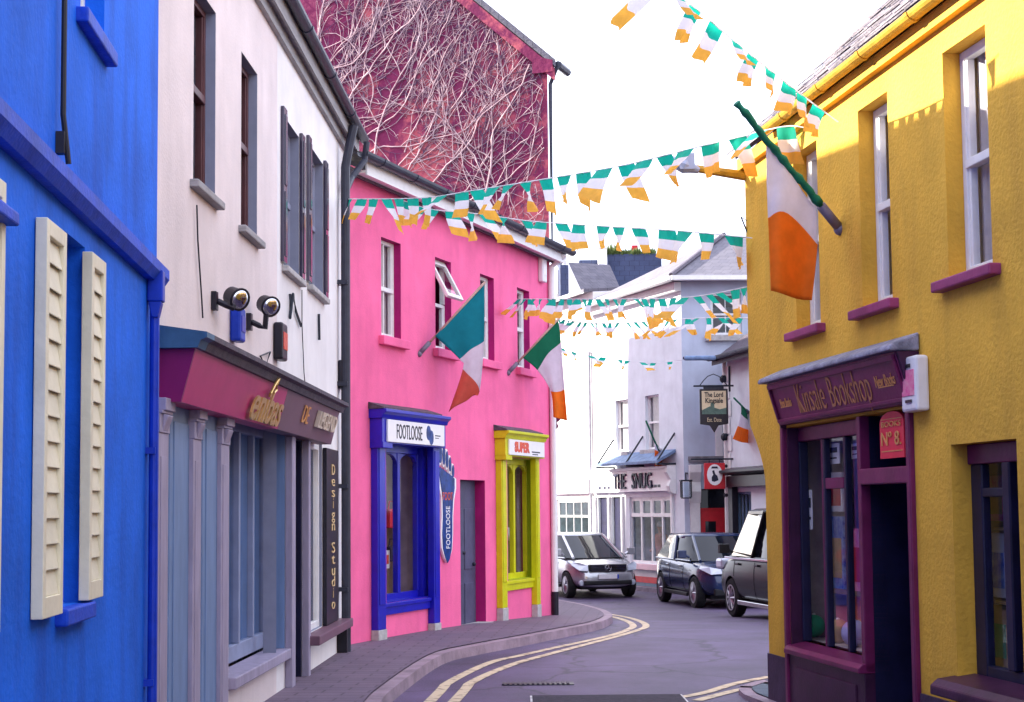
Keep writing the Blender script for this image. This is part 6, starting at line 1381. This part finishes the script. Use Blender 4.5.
mat('silver_paint', (.50, .51, .54), .22, .08, 4, metal=.55, coat=.6); mat('blue_black_paint', (.018, .035, .10), .2, .15, 4, metal=.1, coat=.45, spec=.4); mat('van_paint', (.012, .011, .017), .22, .15, 4, coat=.06, spec=.14); mat('plate_white', (.75, .75, .78), .4, .05, 10); mat('plate_blue', (.02, .06, .45), .4, .1, 10)
def front_mpv(MM, t):
    xF = 2.12; b = MB(MM); b.extr([], 0, 0) if False else None
    b.box(xF - .16, xF + .005, -.48, .48, .66, .83); g = b.build('grille', 'plastic_black', t, bevel=.03)
    b = MB(MM)
    for k in range(4): b.box(xF - .02, xF + .025, -.45, .45, .675 + k * .04, .693 + k * .04)
    b.build('grille_bar', 'chrome', g)
    b = MB(MM); n = 20; b.lathe([(.085, -.008), (.085, .012), (.07, .012), (.07, -.008)], n, 'X', (xF + .035, 0, .745)); 
    for k in range(3): q = math.pi / 2 + k * 2.0944; b.tube([(xF + .038, 0, .745), (xF + .038, .075 * math.cos(q), .745 + .075 * math.sin(q))], .009, 5)
    b.build('emblem', 'chrome', g)
    b = MB(MM); b.box(xF - .1, xF + .012, -.62, .62, .33, .44); b.build('lower_intake', 'plastic_black', t, bevel=.03)
    b = MB(MM); b.box(xF + .01, xF + .035, -.26, .26, .48, .59); p = b.build('number_plate', 'plate_white', t, bevel=.004)
    b = MB(MM); b.box(xF + .036, xF + .04, .215, .258, .482, .588); b.build('plate_band', 'plate_blue', p)
    for s in (-1, 1):
        b = MB(MM); q = [(xF - .04, s * .50, .66), (xF - .08, s * .72, .68), (xF - .34, s * .84, .80), (xF - .42, s * .80, .87), (xF - .22, s * .66, .85), (xF - .08, s * .50, .80)]
        b.add(q + [(x + .05, y + s * .012, z + .012) for x, y, z in q], [tuple(range(6)), tuple(range(6, 12))] + [(i, (i + 1) % 6, 6 + (i + 1) % 6, 6 + i) for i in range(6)]); b.build('headlight', 'head_glass', t, bevel=.01)
        b = MB(MM); b.lathe([(.07, -.05), (.07, .02), (.05, .03)], 14, 'X', (xF - .09, s * .66, .385)); b.build('fog_light', 'head_glass', t)
def place(X, Y, h): return Matrix.Translation((X, Y, gz(Y) - KERB)) @ Matrix.Rotation(R(h), 4, 'Z')
MPV = place(1.72, 40.0, -74)
cpt = gh(603, 596, -KERB)
car('parked_car', 'silver people carrier facing the camera in front of the pub', MPV, 4.27, 1.78, 1.56, .3, .95, 1.0,
    [(-2.1, .85, .66, .36), (-2.05, .98, .74, .28), (-1.6, 1.02, .86, .24), (-.8, 1.02, .89, .22), (.4, 1.0, .89, .22), (1.0, .99, .88, .22), (1.45, .93, .86, .23), (1.85, .82, .78, .24), (2.05, .72, .66, .27), (2.12, .55, .58, .30)],
    (1.38, .20, -1.45, -2.02), (1.40, -1.38), .32, 'silver_paint', None, front_mpv, 'parked vehicles')
def front_suv(MM, t):
    xF = 2.16; b = MB(MM); b.box(xF - .12, xF + .02, -.42, .42, .58, .84); g = b.build('grille', 'plastic_black', t, bevel=.04)
    b = MB(MM); b.box(xF - .1, xF + .02, -.66, .66, .30, .46); b.build('lower_intake', 'plastic_black', t, bevel=.03)
    b = MB(MM); b.box(xF + .02, xF + .04, -.26, .26, .48, .58); b.build('number_plate', 'plate_white', t, bevel=.004)
    for s in (-1, 1):
        b = MB(MM); q = [(xF - .05, s * .46, .76), (xF - .10, s * .70, .75), (xF - .42, s * .86, .86), (xF - .48, s * .82, .92), (xF - .24, s * .68, .90), (xF - .10, s * .48, .86)]
        b.add(q + [(x + .05, y + s * .014, z + .012) for x, y, z in q], [tuple(range(6)), tuple(range(6, 12))] + [(i, (i + 1) % 6, 6 + (i + 1) % 6, 6 + i) for i in range(6)]); b.build('headlight', 'head_glass', t, bevel=.01)
SUV = place(4.54, 35.4, -80)
car('parked_car', 'dark blue crossover parked behind the black van', SUV, 4.4, 1.82, 1.60, .3, 1.0, 1.05,
    [(-2.15, .9, .66, .40), (-2.1, 1.05, .76, .32), (-1.7, 1.10, .88, .27), (-.8, 1.06, .91, .25), (.4, 1.03, .91, .25), (1.0, 1.02, .90, .25), (1.5, .98, .88, .26), (1.9, .90, .80, .27), (2.12, .78, .68, .30), (2.2, .58, .60, .33)],
    (1.15, .25, -1.35, -2.0), (1.35, -1.32), .35, 'blue_black_paint', None, front_suv, 'parked vehicles')
def front_van(MM, t):
    xF = 2.42
    for s in (-1, 1):
        b = MB(MM); b.box(xF - .42, xF - .06, s * .62, s * .935, .84, 1.04); b.build('headlight', 'head_glass', t, bevel=.05)
        b = MB(MM); b.box(-xF - .03, -xF + .1, s * .78, s * .93, .75, 1.35); b.build('tail_light', 'tail_red', t, bevel=.02)
VAN = car_frame(733, 617, 101, 30)
car('black_van', 'black van with chrome side trim parked by the yellow house corner', VAN @ Matrix.Translation((-1.45, -.92, 0)), 4.9, 1.90, 1.96, .3, 1.1, 1.12,
    [(-2.45, 1.10, .86, .34), (-2.4, 1.14, .92, .28), (-1.6, 1.15, .945, .26), (0, 1.15, .95, .26), (1.2, 1.15, .95, .26), (1.75, 1.10, .94, .26), (2.15, .98, .90, .27), (2.4, .84, .80, .30), (2.46, .6, .74, .33)],
    (1.85, 1.0, -2.25, -2.42), (1.50, -1.50), .35, 'van_paint', None, front_van, 'parked vehicles', van=True)

# hidden row across the side street, casts the shade on the pub front: it stands on the maroon house's line
# ================================================================== LIGHT
SUN_E = 25.0; SUN_AZ = -74.0
sv = Vector((math.sin(R(SUN_AZ)) * math.cos(R(SUN_E)), math.cos(R(SUN_AZ)) * math.cos(R(SUN_E)), math.sin(R(SUN_E))))
sd = bpy.data.lights.new('sun', 'SUN'); sd.energy = 3.6; sd.angle = R(.53); sd.color = (1, .93, .80)
so = bpy.data.objects.new('sun', sd); col.objects.link(so); so.rotation_euler = (-sv).to_track_quat('-Z', 'Y').to_euler(); so.location = (-20, 5, 30)
w = bpy.data.worlds.new('World'); scn.world = w; w.use_nodes = True; nt = w.node_tree
sk = nt.nodes.new('ShaderNodeTexSky'); sk.sky_type = 'NISHITA'; sk.sun_disc = False; sk.sun_elevation = R(SUN_E); sk.sun_rotation = R(SUN_AZ); sk.air_density = 1.0; sk.dust_density = 3.5; sk.ozone_density = 1.5
bg = nt.nodes['Background']; bg.inputs[1].default_value = .15
tc = nt.nodes.new('ShaderNodeTexCoord'); cn_ = nt.nodes.new('ShaderNodeTexNoise'); cn_.inputs['Scale'].default_value = 2.2; cn_.inputs['Detail'].default_value = 6; nt.links.new(tc.outputs['Generated'], cn_.inputs[0])
cr_ = nt.nodes.new('ShaderNodeValToRGB'); cr_.color_ramp.elements[0].position = .3; cr_.color_ramp.elements[1].position = .6; cr_.color_ramp.elements[0].color = (.72, .72, .72, 1); cr_.color_ramp.elements[1].color = (.97, .97, .97, 1); nt.links.new(cn_.outputs[0], cr_.inputs[0])
cm_ = nt.nodes.new('ShaderNodeMixRGB'); cm_.inputs[2].default_value = (3.0, 3.1, 3.75, 1); nt.links.new(cr_.outputs[0], cm_.inputs[0]); nt.links.new(sk.outputs[0], cm_.inputs[1]); nt.links.new(cm_.outputs[0], bg.inputs[0])
vs = scn.view_settings; vs.view_transform = 'Standard'; vs.look = 'None'; vs.exposure = 2.4; vs.gamma = 1.0; vs.use_curve_mapping = False
scn.cycles.max_bounces = 8; scn.cycles.diffuse_bounces = 4; scn.cycles.transparent_max_bounces = 16; scn.cycles.caustics_reflective = False; scn.cycles.caustics_refractive = False
scn.cycles.sample_clamp_indirect = 6; scn.cycles.use_denoising = True
